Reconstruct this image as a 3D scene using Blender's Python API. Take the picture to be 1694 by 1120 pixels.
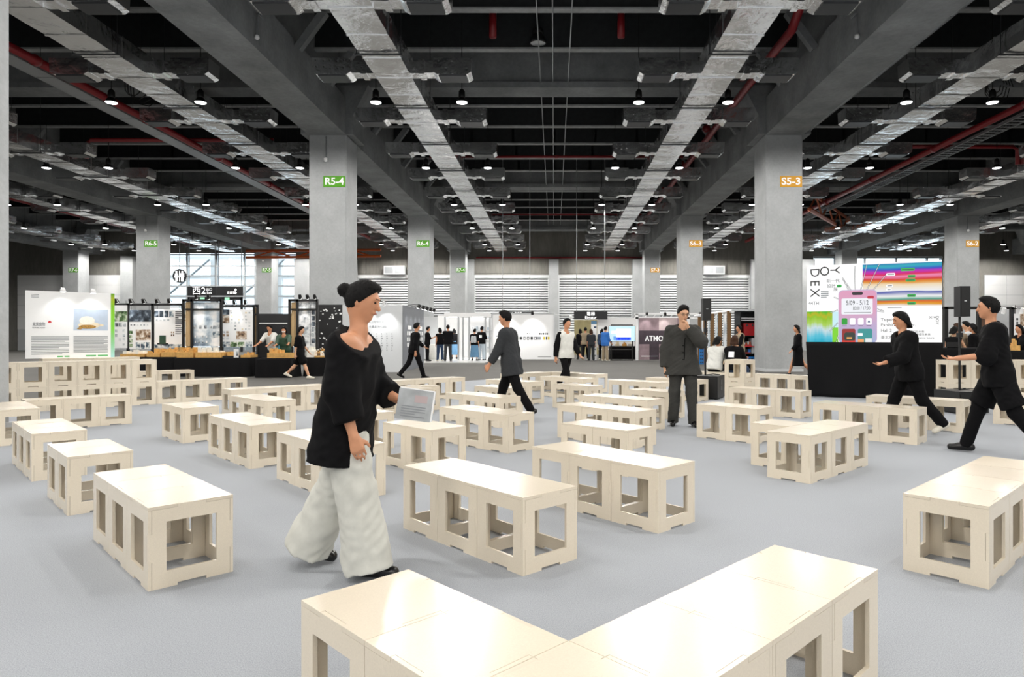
import bpy, bmesh, math, random
import numpy as np
from mathutils import Vector, Matrix
from mathutils.geometry import tessellate_polygon
random.seed(7)
SC = bpy.context.scene
COL = SC.collection
for o in list(bpy.data.objects): bpy.data.objects.remove(o)

# ------------------------------------------------------------------ camera, world, exposure
EYE = 1.30                                   # camera height (m)
FPX, CX, CY = 1105.0, 917.0, 555.5           # focal length and vanishing point, in 1694x1120 pixels
cam_d = bpy.data.cameras.new('camera'); cam = bpy.data.objects.new('camera', cam_d); COL.objects.link(cam)
cam.location = (0, 0, EYE); cam.rotation_euler = (math.pi/2, 0, 0)
cam_d.sensor_width = 36; cam_d.lens = 36*FPX/1694
cam_d.shift_x = (847-CX)/1694; cam_d.shift_y = (CY-560)/1694
cam_d.clip_end = 400
SC.camera = cam
W = bpy.data.worlds.new('world'); SC.world = W; W.use_nodes = True
bgn = W.node_tree.nodes['Background']; bgn.inputs[0].default_value = (0.86, 0.93, 1.0, 1); bgn.inputs[1].default_value = 3.2
SC.view_settings.view_transform = 'Standard'; SC.view_settings.look = 'None'
SC.view_settings.gamma = 1; SC.view_settings.exposure = 0.02
SC.view_settings.use_curve_mapping = False
LAMP_W = 720.0                               # power of one pendant lamp

def PX(x, d): return (x-CX)*d/FPX            # image column at depth d -> world X
def PZ(y, d): return EYE + (CY-y)*d/FPX      # image row at depth d -> world height

# ------------------------------------------------------------------ materials
def lin(c):
    if isinstance(c, str):
        c = tuple(int(c[i:i+2], 16)/255 for i in (0, 2, 4))
    return tuple((v/12.92 if v <= .04045 else ((v+.055)/1.055)**2.4) for v in c) + (1,)
MATS = {}
def mat(name, col, rough=.6, metal=0., noise=.06, nscale=30., bump=0., bscale=120., emit=0., spec=.5, coat=0., objvar=0., aniso=None, wear=None, sheen=0.):
    if name in MATS: return MATS[name]
    m = bpy.data.materials.new(name); m.use_nodes = True; MATS[name] = m
    nt = m.node_tree; N = nt.nodes; L = nt.links; b = N['Principled BSDF']
    b.inputs['Roughness'].default_value = rough; b.inputs['Metallic'].default_value = metal
    b.inputs['Specular IOR Level'].default_value = spec
    if coat: b.inputs['Coat Weight'].default_value = coat; b.inputs['Coat Roughness'].default_value = .12
    if sheen: b.inputs['Sheen Weight'].default_value = sheen
    c = lin(col)
    tc = N.new('ShaderNodeTexCoord')
    mp = N.new('ShaderNodeMapping'); L.new(tc.outputs['Object'], mp.inputs[0])
    if aniso: mp.inputs['Scale'].default_value = aniso
    nz = N.new('ShaderNodeTexNoise'); nz.inputs['Scale'].default_value = nscale; nz.inputs['Detail'].default_value = 4
    L.new(mp.outputs[0], nz.inputs['Vector'])
    rp = N.new('ShaderNodeMapRange'); rp.inputs[1].default_value = .3; rp.inputs[2].default_value = .7
    rp.inputs[3].default_value = 1-noise; rp.inputs[4].default_value = 1+noise
    L.new(nz.outputs[0], rp.inputs[0])
    val = rp.outputs[0]
    if wear:                                   # (scale, strength): broad blotches
        n2 = N.new('ShaderNodeTexNoise'); n2.inputs['Scale'].default_value = wear[0]; n2.inputs['Detail'].default_value = 6
        L.new(mp.outputs[0], n2.inputs['Vector'])
        r2 = N.new('ShaderNodeMapRange'); r2.inputs[1].default_value = .3; r2.inputs[2].default_value = .7
        r2.inputs[3].default_value = 1-wear[1]; r2.inputs[4].default_value = 1+wear[1]
        L.new(n2.outputs[0], r2.inputs[0])
        mu = N.new('ShaderNodeMath'); mu.operation = 'MULTIPLY'; L.new(val, mu.inputs[0]); L.new(r2.outputs[0], mu.inputs[1]); val = mu.outputs[0]
    if objvar:
        oi = N.new('ShaderNodeObjectInfo')
        r3 = N.new('ShaderNodeMapRange'); r3.inputs[3].default_value = 1-objvar; r3.inputs[4].default_value = 1+objvar
        L.new(oi.outputs['Random'], r3.inputs[0])
        mu = N.new('ShaderNodeMath'); mu.operation = 'MULTIPLY'; L.new(val, mu.inputs[0]); L.new(r3.outputs[0], mu.inputs[1]); val = mu.outputs[0]
    mx = N.new('ShaderNodeMixRGB'); mx.blend_type = 'MULTIPLY'; mx.inputs[0].default_value = 1
    mx.inputs[1].default_value = c; L.new(val, mx.inputs[2])
    L.new(mx.outputs[0], b.inputs['Base Color'])
    if emit:
        L.new(mx.outputs[0], b.inputs['Emission Color']); b.inputs['Emission Strength'].default_value = emit
    if bump:
        nb = N.new('ShaderNodeTexNoise'); nb.inputs['Scale'].default_value = bscale; nb.inputs['Detail'].default_value = 3
        L.new(mp.outputs[0], nb.inputs['Vector'])
        bp = N.new('ShaderNodeBump'); bp.inputs['Strength'].default_value = bump; bp.inputs['Distance'].default_value = .02
        L.new(nb.outputs[0], bp.inputs['Height']); L.new(bp.outputs[0], b.inputs['Normal'])
    return m

mat('cream_board', 'e2d7c4', rough=.22, noise=.035, nscale=220, bump=.02, bscale=400, objvar=.035, spec=.6)
mat('grey_carpet', 'a2a6ac', rough=.95, noise=.24, nscale=210, bump=.0, bscale=260, spec=.1, wear=(.35, .05))
mat('dark_carpet', '5c5b58', rough=.8, noise=.08, nscale=40, bump=.1, bscale=90, spec=.3, wear=(.5, .08))
mat('white_floor', 'd8d8d6', rough=.25)
mat('concrete', 'adb0b2', rough=.8, noise=.05, nscale=14, bump=.15, bscale=40, wear=(1.1, .10), spec=.3)
mat('girder_concrete', '8a8d8f', rough=.85, noise=.08, nscale=9, bump=.2, bscale=30, wear=(.9, .22), spec=.25)
mat('wall_concrete', '807e79', rough=.9, noise=.10, nscale=6, bump=.2, bscale=30, wear=(.6, .2), aniso=(1, 1, .25), spec=.2)
mat('ceiling_deck', '1c1d20', rough=.9, noise=.15, nscale=4, wear=(.4, .2), spec=.2)
mat('joist_steel', '303234', rough=.6, noise=.15, nscale=5, metal=.2)
mat('joist_flange', 'a0a3a4', rough=.6, noise=.15, nscale=5)
mat('shutter_steel', 'dcdfe1', rough=.4, metal=.1, noise=.04, nscale=3)
mat('shutter_gap', '4d5052', rough=.7)
mat('red_pipe', '8e1f26', rough=.35, noise=.08, nscale=6)
mat('orange_steel', 'b4521c', rough=.5)
mat('tray_steel', '9fa2a5', rough=.4, metal=.6, noise=.08)
mat('black_metal', '0d0d0e', rough=.45, noise=.1)
mat('black_cloth', '101012', rough=.9, noise=.2, nscale=60, sheen=.0, spec=.2)
mat('black_plastic', '121214', rough=.5)
mat('cable_black', '141414', rough=.6)
mat('lamp_glow', 'ffffff', rough=.4, noise=0, emit=7.)
mat('lamp_metal', '3b3d40', rough=.4, metal=.4)
mat('white_paint', 'e8e9ea', rough=.5, noise=.02)
mat('white_gloss', 'f2f3f4', rough=.3, noise=.01)
mat('panel_grey', 'c9cccf', rough=.5, noise=.02)
mat('alu', 'd0d3d6', rough=.3, metal=.7, noise=.03)
mat('window_frame', 'a9aeb2', rough=.4, metal=.3)
mat('sign_green', '53a016', rough=.6, noise=.02)
mat('sign_amber', 'd49a1c', rough=.6, noise=.02)
mat('sign_black', '1d1e21', rough=.5, noise=.02)
mat('letter_white', 'f4f4f4', rough=.5, noise=0, emit=.15)
mat('letter_lit', 'ffffff', rough=.5, noise=0, emit=1.2)
mat('letter_dark', '2a2b2d', rough=.6, noise=0)
mat('letter_grey', '8c9094', rough=.6, noise=0)
mat('letter_yellow', 'd8c13c', rough=.6, noise=0)
mat('wood_pale', 'd9b98a', rough=.6, noise=.12, nscale=10, aniso=(1, 1, .1))
mat('wood_model', 'd8a860', rough=.6, noise=.15, nscale=14, objvar=.1)
mat('wood_post', '7a5a36', rough=.6, noise=.15, nscale=10, aniso=(6, 6, .4))
mat('model_white', 'eeece4', rough=.6, noise=.04)
mat('skin', 'c98f6c', rough=.5, noise=.05, nscale=20)
mat('skin_light', 'd6a584', rough=.5, noise=.05, nscale=20)
mat('hair_black', '0a0909', rough=.7, spec=.2, noise=.3, nscale=60, aniso=(1, 1, .15))
mat('hair_brown', '3a2416', rough=.65, spec=.2, noise=.3, nscale=60, aniso=(1, 1, .15))
mat('suit_grey', '3a3a38', rough=.85, noise=.1, nscale=60, bump=.1, bscale=60, spec=.2)
mat('fabric_black', '0e0e10', rough=.9, noise=.25, nscale=30, spec=.15)
mat('fabric_charcoal', '35373a', rough=.9, noise=.12, nscale=60, spec=.2)
mat('fabric_white', 'd9d9d4', rough=.85, noise=.05, nscale=20, bump=.15, bscale=12, spec=.2)
mat('fabric_offwhite', 'c9c9c2', rough=.85, noise=.07, nscale=14, bump=.2, bscale=10, spec=.2)
mat('fabric_blue', '2f6fc0', rough=.85, noise=.08)
mat('denim', '5d86a8', rough=.9, noise=.12, nscale=40)
mat('denim_dark', '2a3f5c', rough=.9, noise=.12, nscale=40)
mat('fabric_beige', '9c8d76', rough=.9, noise=.08)
mat('leather_black', '0b0b0c', rough=.25, noise=.05)
mat('shoe_white', 'e2dccd', rough=.6)
mat('eye_dark', '15110f', rough=.2, noise=0)
mat('lip', '9c5548', rough=.5, noise=.02)
mat('paper_grey', 'a9adb0', rough=.6, noise=.25, nscale=9)
mat('bag_teal', '5fa3b8', rough=.7)
mat('bag_black', '17171a', rough=.8)
mat('red_case', 'a3161c', rough=.4)
mat('blue_crate', '1f78c8', rough=.45)
mat('grey_case', 'b9bcc0', rough=.5)
mat('mauve_print', '8f7a80', rough=.6, noise=.25, nscale=2.5)
mat('mauve_dark', '3b2f38', rough=.6, noise=.3, nscale=2.5)
mat('mauve_light', 'b9a7a8', rough=.6, noise=.2, nscale=2.5)
mat('gold_wall', '9a9066', rough=.5, noise=.2, nscale=2)
mat('copper_wall', '8a6a58', rough=.35, metal=.3, noise=.2, nscale=1.5)

def foil():
    m = bpy.data.materials.new('foil'); m.use_nodes = True; MATS['foil'] = m
    nt = m.node_tree; N = nt.nodes; L = nt.links; b = N['Principled BSDF']
    b.inputs['Metallic'].default_value = 1.; b.inputs['Base Color'].default_value = (.95, .96, .97, 1)
    tc = N.new('ShaderNodeTexCoord'); oi = N.new('ShaderNodeObjectInfo')
    ad = N.new('ShaderNodeVectorMath'); ad.operation = 'ADD'; L.new(tc.outputs['Object'], ad.inputs[0])
    sc = N.new('ShaderNodeMath'); sc.operation = 'MULTIPLY'; sc.inputs[1].default_value = 37; L.new(oi.outputs['Random'], sc.inputs[0]); L.new(sc.outputs[0], ad.inputs[1])
    nz = N.new('ShaderNodeTexNoise'); nz.inputs['Scale'].default_value = 2.6; nz.inputs['Detail'].default_value = 3; L.new(ad.outputs[0], nz.inputs['Vector'])
    vo = N.new('ShaderNodeTexVoronoi'); vo.inputs['Scale'].default_value = 5.2; vo.inputs['Randomness'].default_value = .35; L.new(ad.outputs[0], vo.inputs['Vector'])
    pin = N.new('ShaderNodeMapRange'); pin.inputs[1].default_value = .0; pin.inputs[2].default_value = .22; pin.inputs[3].default_value = 0; pin.inputs[4].default_value = 1; L.new(vo.outputs['Distance'], pin.inputs[0])
    b1 = N.new('ShaderNodeBump'); b1.inputs['Strength'].default_value = .5; b1.inputs['Distance'].default_value = .06; L.new(nz.outputs[0], b1.inputs['Height'])
    b2 = N.new('ShaderNodeBump'); b2.inputs['Strength'].default_value = .5; b2.inputs['Distance'].default_value = .012; L.new(pin.outputs[0], b2.inputs['Height']); L.new(b1.outputs[0], b2.inputs['Normal'])
    L.new(b2.outputs[0], b.inputs['Normal'])
    rr = N.new('ShaderNodeMapRange'); rr.inputs[3].default_value = .10; rr.inputs[4].default_value = .34; L.new(nz.outputs[0], rr.inputs[0]); L.new(rr.outputs[0], b.inputs['Roughness'])
foil()
def glass():
    m = bpy.data.materials.new('glass'); m.use_nodes = True; MATS['glass'] = m
    nt = m.node_tree; N = nt.nodes; L = nt.links; N.remove(N['Principled BSDF'])
    t = N.new('ShaderNodeBsdfTransparent'); t.inputs[0].default_value = (.9, .94, .95, 1)
    g = N.new('ShaderNodeBsdfGlossy'); g.inputs['Roughness'].default_value = .03
    f = N.new('ShaderNodeFresnel'); f.inputs[0].default_value = 1.45
    x = N.new('ShaderNodeMixShader'); L.new(f.outputs[0], x.inputs[0]); L.new(t.outputs[0], x.inputs[1]); L.new(g.outputs[0], x.inputs[2])
    L.new(x.outputs[0], N['Material Output'].inputs[0])
glass()
def photo(name, stops, scale, seed=0., emit=0., stretch=(1, 1, 1)):
    """a printed picture: blotches of a few colours"""
    m = bpy.data.materials.new(name); m.use_nodes = True; MATS[name] = m
    nt = m.node_tree; N = nt.nodes; L = nt.links; b = N['Principled BSDF']; b.inputs['Roughness'].default_value = .5
    tc = N.new('ShaderNodeTexCoord'); mp = N.new('ShaderNodeMapping'); mp.inputs['Location'].default_value = (seed, seed*.7, seed*1.3); mp.inputs['Scale'].default_value = stretch
    L.new(tc.outputs['Object'], mp.inputs[0])
    nz = N.new('ShaderNodeTexNoise'); nz.inputs['Scale'].default_value = scale; nz.inputs['Detail'].default_value = 5; L.new(mp.outputs[0], nz.inputs['Vector'])
    cr = N.new('ShaderNodeValToRGB'); L.new(nz.outputs[0], cr.inputs[0])
    e = cr.color_ramp.elements
    lo, hi = .32, .68
    for i, s in enumerate(stops):
        p = lo+(hi-lo)*i/(len(stops)-1)
        el = e[i] if i < 2 else e.new(p)
        el.position = p; el.color = lin(s)
    L.new(cr.outputs[0], b.inputs['Base Color'])
    if emit: L.new(cr.outputs[0], b.inputs['Emission Color']); b.inputs['Emission Strength'].default_value = emit
photo('pic_a', ['1d2b3c', '5d7383', 'c9d2d6', 'efefec'], 9, 1)
photo('pic_b', ['3a2c22', '8c6f55', 'cdbfae', 'f0ece6'], 8, 5)
photo('pic_c', ['24331f', '5b7d4e', 'b9c7ac', 'eef0ea'], 8, 9)
photo('pic_d', ['555a60', '9aa2a8', 'd5dadd', 'f2f4f5'], 6, 3)
photo('pic_e', ['6c7f94', 'aebfcc', 'e8eef2', 'ffffff'], 2.4, 14)
photo('pic_map', ['8a9096', 'c6cacd', 'eceeef', 'f6f7f8'], 7, 21)
photo('pic_food', ['57616e', 'a6b4c4', 'd9c7a4', 'efe6d8', 'cfd6e0'], 6, 33)
photo('pic_dark', ['101418', '2c3540', '55606c', '9aa6b2'], 6, 40)

# ------------------------------------------------------------------ mesh helpers
class MB:
    def __init__(s): s.v = []; s.f = []; s.m = []
    def add(s, vs, fs, mi=0):
        n = len(s.v); s.v += [tuple(v) for v in vs]; s.f += [tuple(i+n for i in f) for f in fs]; s.m += [mi]*len(fs); return s
    def box(s, x0, y0, z0, x1, y1, z1, mi=0, M=None):
        vs = [Vector(p) for p in ((x0,y0,z0),(x1,y0,z0),(x1,y1,z0),(x0,y1,z0),(x0,y0,z1),(x1,y0,z1),(x1,y1,z1),(x0,y1,z1))]
        if M is not None: vs = [M@v for v in vs]
        return s.add(vs, [(0,3,2,1),(4,5,6,7),(0,1,5,4),(1,2,6,5),(2,3,7,6),(3,0,4,7)], mi)
    def quad(s, a, b, c, d, mi=0): return s.add([a,b,c,d], [(0,1,2,3)], mi)
    def tube(s, pts, r, n=8, mi=0, cap=True):
        pts = [Vector(p) for p in pts]; rs = r if isinstance(r, (list, tuple)) else [r]*len(pts)
        rings = []
        for i, p in enumerate(pts):
            d = (pts[min(i+1, len(pts)-1)]-pts[max(i-1, 0)]).normalized()
            u = d.orthogonal().normalized() if abs(d.z) < .9 else Vector((1, 0, 0)); u = (u-d*u.dot(d)).normalized()
            if abs(d.z) < .9: u = d.cross(Vector((0, 0, 1))).normalized()
            w = d.cross(u)
            rings.append([p+(u*math.cos(2*math.pi*k/n)+w*math.sin(2*math.pi*k/n))*rs[i] for k in range(n)])
        vs = [v for R in rings for v in R]; fs = []
        for i in range(len(pts)-1):
            for k in range(n):
                fs.append((i*n+k, i*n+(k+1)%n, (i+1)*n+(k+1)%n, (i+1)*n+k))
        if cap: fs.append(tuple(range(n))[::-1]); fs.append(tuple((len(pts)-1)*n+k for k in range(n)))
        return s.add(vs, fs, mi)
    def lathe(s, prof, n=16, mi=0, c=(0, 0, 0)):
        vs = []; fs = []
        for (r, z) in prof:
            for k in range(n): vs.append((c[0]+r*math.cos(2*math.pi*k/n), c[1]+r*math.sin(2*math.pi*k/n), c[2]+z))
        for i in range(len(prof)-1):
            for k in range(n): fs.append((i*n+k, i*n+(k+1)%n, (i+1)*n+(k+1)%n, (i+1)*n+k))
        fs.append(tuple(range(n))[::-1]); fs.append(tuple((len(prof)-1)*n+k for k in range(n)))
        return s.add(vs, fs, mi)
    def prism(s, outer, holes, t, mi=0, M=None):
        """outline in (x,z) with holes, thickness along y from 0 to t"""
        loops = [outer]+holes; flat = [p for l in loops for p in l]; n = len(flat)
        tri = tessellate_polygon([[Vector((p[0], p[1], 0)) for p in l] for l in loops])
        vs = [Vector((p[0], 0, p[1])) for p in flat]+[Vector((p[0], t, p[1])) for p in flat]
        if M is not None: vs = [M@v for v in vs]
        fs = []
        for a, b, c in tri:
            pa, pb, pc = flat[a], flat[b], flat[c]
            if (pb[0]-pa[0])*(pc[1]-pa[1])-(pb[1]-pa[1])*(pc[0]-pa[0]) < 0: b, c = c, b
            fs.append((a, b, c)); fs.append((a+n, c+n, b+n))
        k0 = 0
        for li, l in enumerate(loops):
            ar = sum(l[i][0]*l[(i+1)%len(l)][1]-l[(i+1)%len(l)][0]*l[i][1] for i in range(len(l)))
            for i in range(len(l)):
                a, b = k0+i, k0+(i+1)%len(l)
                if (ar < 0) != (li > 0): a, b = b, a
                fs.append((a, a+n, b+n, b))
            k0 += len(l)
        return s.add(vs, fs, mi)
    def mesh(s, name, mats, smooth=False):
        me = bpy.data.meshes.new(name); me.from_pydata(s.v, [], s.f)
        if isinstance(mats, str): mats = [mats]
        for m in mats: me.materials.append(MATS[m])
        me.polygons.foreach_set('material_index', s.m)
        if smooth: me.polygons.foreach_set('use_smooth', [True]*len(s.f))
        me.validate(); me.update(); return me
    def build(s, name, mats, parent=None, loc=None, smooth=False):
        return link(name, s.mesh(name, mats, smooth), parent, loc)
def link(name, me, parent=None, loc=None, rz=None):
    o = bpy.data.objects.new(name, me); COL.objects.link(o)
    if parent: o.parent = parent
    if loc: o.location = loc
    if rz is not None: o.rotation_euler = (0, 0, rz)
    return o
def tag(o, label, cat, group=None):
    o['label'] = label; o['category'] = cat
    if group: o['group'] = group
    return o
def struct(o): o['kind'] = 'structure'; return o
def thing(name, label, cat, loc=(0, 0, 0), rz=0, group=None):
    o = bpy.data.objects.new(name, None); COL.objects.link(o); o.empty_display_size = .2
    o.location = loc; o.rotation_euler = (0, 0, rz); return tag(o, label, cat, group)
def cbox(name, m, parent, x0, y0, z0, x1, y1, z1): return MB().box(x0, y0, z0, x1, y1, z1).build(name, m, parent)
def text(name, s, size, m, parent, loc, rot=(math.pi/2, 0, 0), align='CENTER', depth=.002, width=None, bold=0.):
    cu = bpy.data.curves.new(name, 'FONT'); cu.body = s; cu.size = size; cu.align_x = align; cu.align_y = 'CENTER'; cu.extrude = depth; cu.offset = bold
    cu.resolution_u = 3
    t = bpy.data.objects.new(name, cu); COL.objects.link(t)
    dg = bpy.context.evaluated_depsgraph_get()
    me = bpy.data.meshes.new_from_object(t.evaluated_get(dg))
    bpy.data.objects.remove(t)
    me.materials.clear(); me.materials.append(MATS[m])
    o = link(name, me, parent, loc); o.rotation_euler = rot
    if width and len(me.vertices):
        xs = [v.co.x for v in me.vertices]; k = width/max(max(xs)-min(xs), 1e-6)
        o.scale = (k, 1, 1)
    return o

# ------------------------------------------------------------------ the hall
ZB = 60.0                                    # depth of the back wall
FL = -.008                                   # bare floor level, the carpet's top is 0
struct(MB().box(-56, -22, -.4, 56, 78, FL).build('floor', 'dark_carpet'))
cp = [(.05, 21.85), (-16, 5.8), (-16, -12), (16, -12), (16, 5.9)]
c = MB(); n = len(cp)
c.add([(x, y, 0) for x, y in cp]+[(x, y, FL) for x, y in cp], [tuple(range(n))]+[(i, i+n, (i+1) % n+n, (i+1) % n) for i in range(n)])
tag(c.build('carpet', 'grey_carpet'), 'light grey felt carpet spread under all the cream box stools', 'carpet')

ceil = struct(MB().box(-56, -22, 12.0, 56, ZB+1, 12.3).build('ceiling', 'ceiling_deck'))
COLX = {'4': -8.25, '3': 8.36, '5': -24.8, '2': 25.2, '6': -41.3}
COLZ = {'4': 7.95, '5': 24.3, '6': 40.65, '7': 57.0}
CW = 1.36
for X in (-41.3, -24.8, -8.25, 8.36, 25.2, 41.8):
    g = MB().box(X-CW/2, 2, 8.6, X+CW/2, ZB, 9.95)
    g.build('girder', 'girder_concrete', ceil)
    MB().box(X-.28, 2, 9.95, X+.28, ZB, 12).build('girder_web', 'girder_concrete', ceil)
    for zf in COLZ.values():                 # haunch over each column
        MB().prism([(-.95, 8.62), (-.95, 9.3), (-1.5, 10.4), (1.5, 10.4), (.95, 9.3), (.95, 8.62)], [], 1.5, 0, Matrix.Translation((X, zf-.07, 0))).build('haunch', 'girder_concrete', ceil)
for zf in COLZ.values():
    zc = zf+CW/2
    MB().box(-50, zc-.35, 10.45, 50, zc+.35, 12).box(-50, zc-.5, 10.4, 50, zc+.5, 10.62, 0).build('cross_girder', 'girder_concrete', ceil)
JY = []
for zf in COLZ.values():
    zc = zf+CW/2
    for k in range(1, 6): JY.append(zc+2.725*k)
JY = [y for y in JY if y < ZB-.5] + [7.95+.68-2.725*k for k in (1, 2)]
jm = MB().box(-50, -.03, 10.86, 50, .03, 12, 0).box(-50, -.13, 10.8, 50, .13, 10.86, 1).mesh('joist', ['joist_steel', 'joist_flange'])
sm = MB()
for i in range(-24, 25):
    sm.box(i*2.05-.06, -.03, 10.9, i*2.05+.06, .03+.09, 12)
sm = sm.mesh('joist_stiffeners', 'joist_steel')
br = MB().prism([(0, 0), (.16, -.12), (.95, .95), (.72, 1.0)], [], .22).mesh('knee_brace', 'girder_concrete')
for y in JY:
    link('joist', jm, ceil, (0, y, 0)); link('joist_stiffeners', sm, ceil, (0, y, 0))
    for X in (-24.8, -8.25, 8.36, 25.2):
        for s in (-1, 1):
            b_ = link('knee_brace', br, ceil, (X+s*CW/2, y-.11, 9.75)); b_.scale = (s, 1, 1)
for X in (-3.9, 3.9):                        # slender bridging angles between the joists
    for y in JY: MB().tube([(X, y, 10.9), (X+.5, y+1.3, 11.8)], .05, 4).build('bridging_strut', 'joist_steel', ceil)

# back wall: concrete above, shutters, glass and white panels below
def bx_wall(name, x0, x1, y0, y1, m, d0=ZB, d1=ZB+.6, parent=None):
    """a piece of the back wall given by image columns and rows at the wall's depth"""
    return MB().box(PX(x0, ZB), d0, max(PZ(y1, ZB), FL), PX(x1, ZB), d1, min(PZ(y0, ZB), 12), 0).build(name, m, parent)
wb = struct(MB().box(PX(490, ZB), ZB, PZ(455, ZB), PX(1345, ZB), ZB+.6, 12).build('wall_back', 'wall_concrete'))
bw = 1.2
x = PX(490, ZB)+.3
while x < PX(1345, ZB)-bw:                   # board-marked formwork panels
    hgt = random.choice((2.6, 3.0, 3.4))
    MB().box(x+.02, ZB-.03-random.random()*.03, 6.9, x+bw-.02, ZB, 6.9+hgt).build('formwork_panel', 'wall_concrete', wb); x += bw
for x0, x1 in ((770, 785), (908, 924), (1046, 1062), (1240, 1345), (490, 592)):
    bx_wall('pier', x0, x1, 430, 700, 'concrete', ZB-.5, ZB+.3, wb)
struct(MB().box(-56, ZB, FL, PX(275, ZB), ZB+.6, 12).build('wall_back_left', 'wall_concrete'))
struct(MB().box(PX(1560, ZB), ZB, FL, 56, ZB+.6, 12).build('wall_back_right', 'wall_concrete'))
struct(MB().box(PX(275, ZB), ZB, PZ(418, ZB), PX(490, ZB), ZB+.6, 12).build('trim_1', 'wall_concrete'))
struct(MB().box(PX(1345, ZB), ZB, PZ(424, ZB), PX(1560, ZB), ZB+.6, 12).build('trim_2', 'wall_concrete'))
for nm, x0, x1 in (('trim_3', 30, 206), ('trim_4', 1628, 1700)):
    t = struct(bx_wall(nm, x0, x1, 455, 700, 'panel_grey', ZB-.06, ZB-.02))
    n = max(2, int((x1-x0)/44)); wdt = (PX(x1, ZB)-PX(x0, ZB))/n
    for i in range(n):
        for j, (ya, yb) in enumerate(((455.5, 471.5), (472, 488), (488.5, 505), (505.5, 524), (524.5, 545))):
            a = PX(x0, ZB)+wdt*i
            MB().box(a+.015, ZB-.1, PZ(yb, ZB)+.015, a+wdt-.015, ZB-.06, PZ(ya, ZB)).build('wall_panel', 'white_paint', t)
bx_wall('pier', 206, 226, 425, 700, 'concrete', ZB-.6, ZB, bpy.data.objects['wall_back_left'])

def shutter(n, x0, x1):
    X0, X1 = PX(x0, ZB), PX(x1, ZB); top = PZ(455, ZB); s = MB()
    d = struct(MB().box(X0, ZB+.02, FL, X1, ZB+.1, top).build('door_%d' % n, 'shutter_gap'))
    z = 0.02; p = .22
    prof = [(.0, 0), (-.05, .02), (-.07, .07), (-.05, .12), (.01, .15)]
    while z < top-.3:
        vs = []; 
        for (dy, dz) in prof: vs += [(X0+.05, ZB+.02+dy, z+dz), (X1-.05, ZB+.02+dy, z+dz)]
        s.add(vs, [(2*i, 2*i+1, 2*i+3, 2*i+2) for i in range(len(prof)-1)]); z += p
    q = s.build('slat_curtain', 'shutter_steel', d); q['kind'] = 'stuff'
    for xx in (X0, X1-.09): MB().box(xx, ZB-.09, FL, xx+.09, ZB+.02, top).build('guide_rail', 'shutter_steel', d)
    MB().box(X0, ZB-.12, top-.28, X1, ZB+.02, top).build('head_box', 'shutter_steel', d)
for n, (a, b) in enumerate(((592, 770), (785, 908), (924, 1046), (1062, 1240))): shutter(n+1, a, b)

def window(n, x0, x1, ytop, cols, rows):
    w = struct(thing('window_%d' % n, '', '')); del w['label']; del w['category']
    xs = [PX(x, ZB) for x in cols]; zs = [PZ(y, ZB) for y in rows]
    for x in xs: MB().box(x-.07, ZB+.1, FL, x+.07, ZB+.3, PZ(ytop, ZB)).build('mullion', 'window_frame', w)
    for z in zs: MB().box(xs[0], ZB+.08, z-.06, xs[-1], ZB+.28, z+.06).build('transom', 'window_frame', w)
    zz = [PZ(ytop, ZB)]+zs+[FL]
    for i in range(len(xs)-1):
        for j in range(len(zz)-1):
            if zz[j]-zz[j+1] > .15: MB().box(xs[i]+.06, ZB+.19, zz[j+1]+.05, xs[i+1]-.06, ZB+.205, zz[j]-.05).build('pane', 'glass', w)
    return w
window(1, 275, 490, 418, (275, 308, 357, 403, 421, 457, 490), (421, 440, 456, 473, 490, 508, 530, 556))
window(2, 1345, 1560, 424, (1345, 1382, 1432, 1484, 1535, 1560), (426, 440, 456, 474, 495, 520, 556))
struct(MB().box(-56.4, -22, FL, -56, ZB+.6, 12).build('wall_left', 'concrete'))
struct(MB().box(56, -22, FL, 56.4, ZB+.6, 12).build('wall_right', 'concrete'))
struct(MB().box(-56, -22.4, FL, 56, -22, 12).build('wall_front', 'concrete'))
# what shows outside through the glass
bl = thing('canopy_building', 'pale steel and glass building standing outside the exit windows', 'building', (-28, 72, FL))
for k in range(5): MB().box(-16, 0, 1.2+k*2.1, 40, 3, 1.5+k*2.1).build('floor_slab', 'white_paint', bl)
for k in range(9): MB().box(-16+k*7, -.1, 0, -15.4+k*7, .4, 11).build('column', 'white_paint', bl)
for k in range(6): MB().tube([(-14+k*8, -.3, 5.2), (-9+k*8, -.3, 9.5)], .12, 6).build('brace', 'window_frame', bl)

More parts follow.
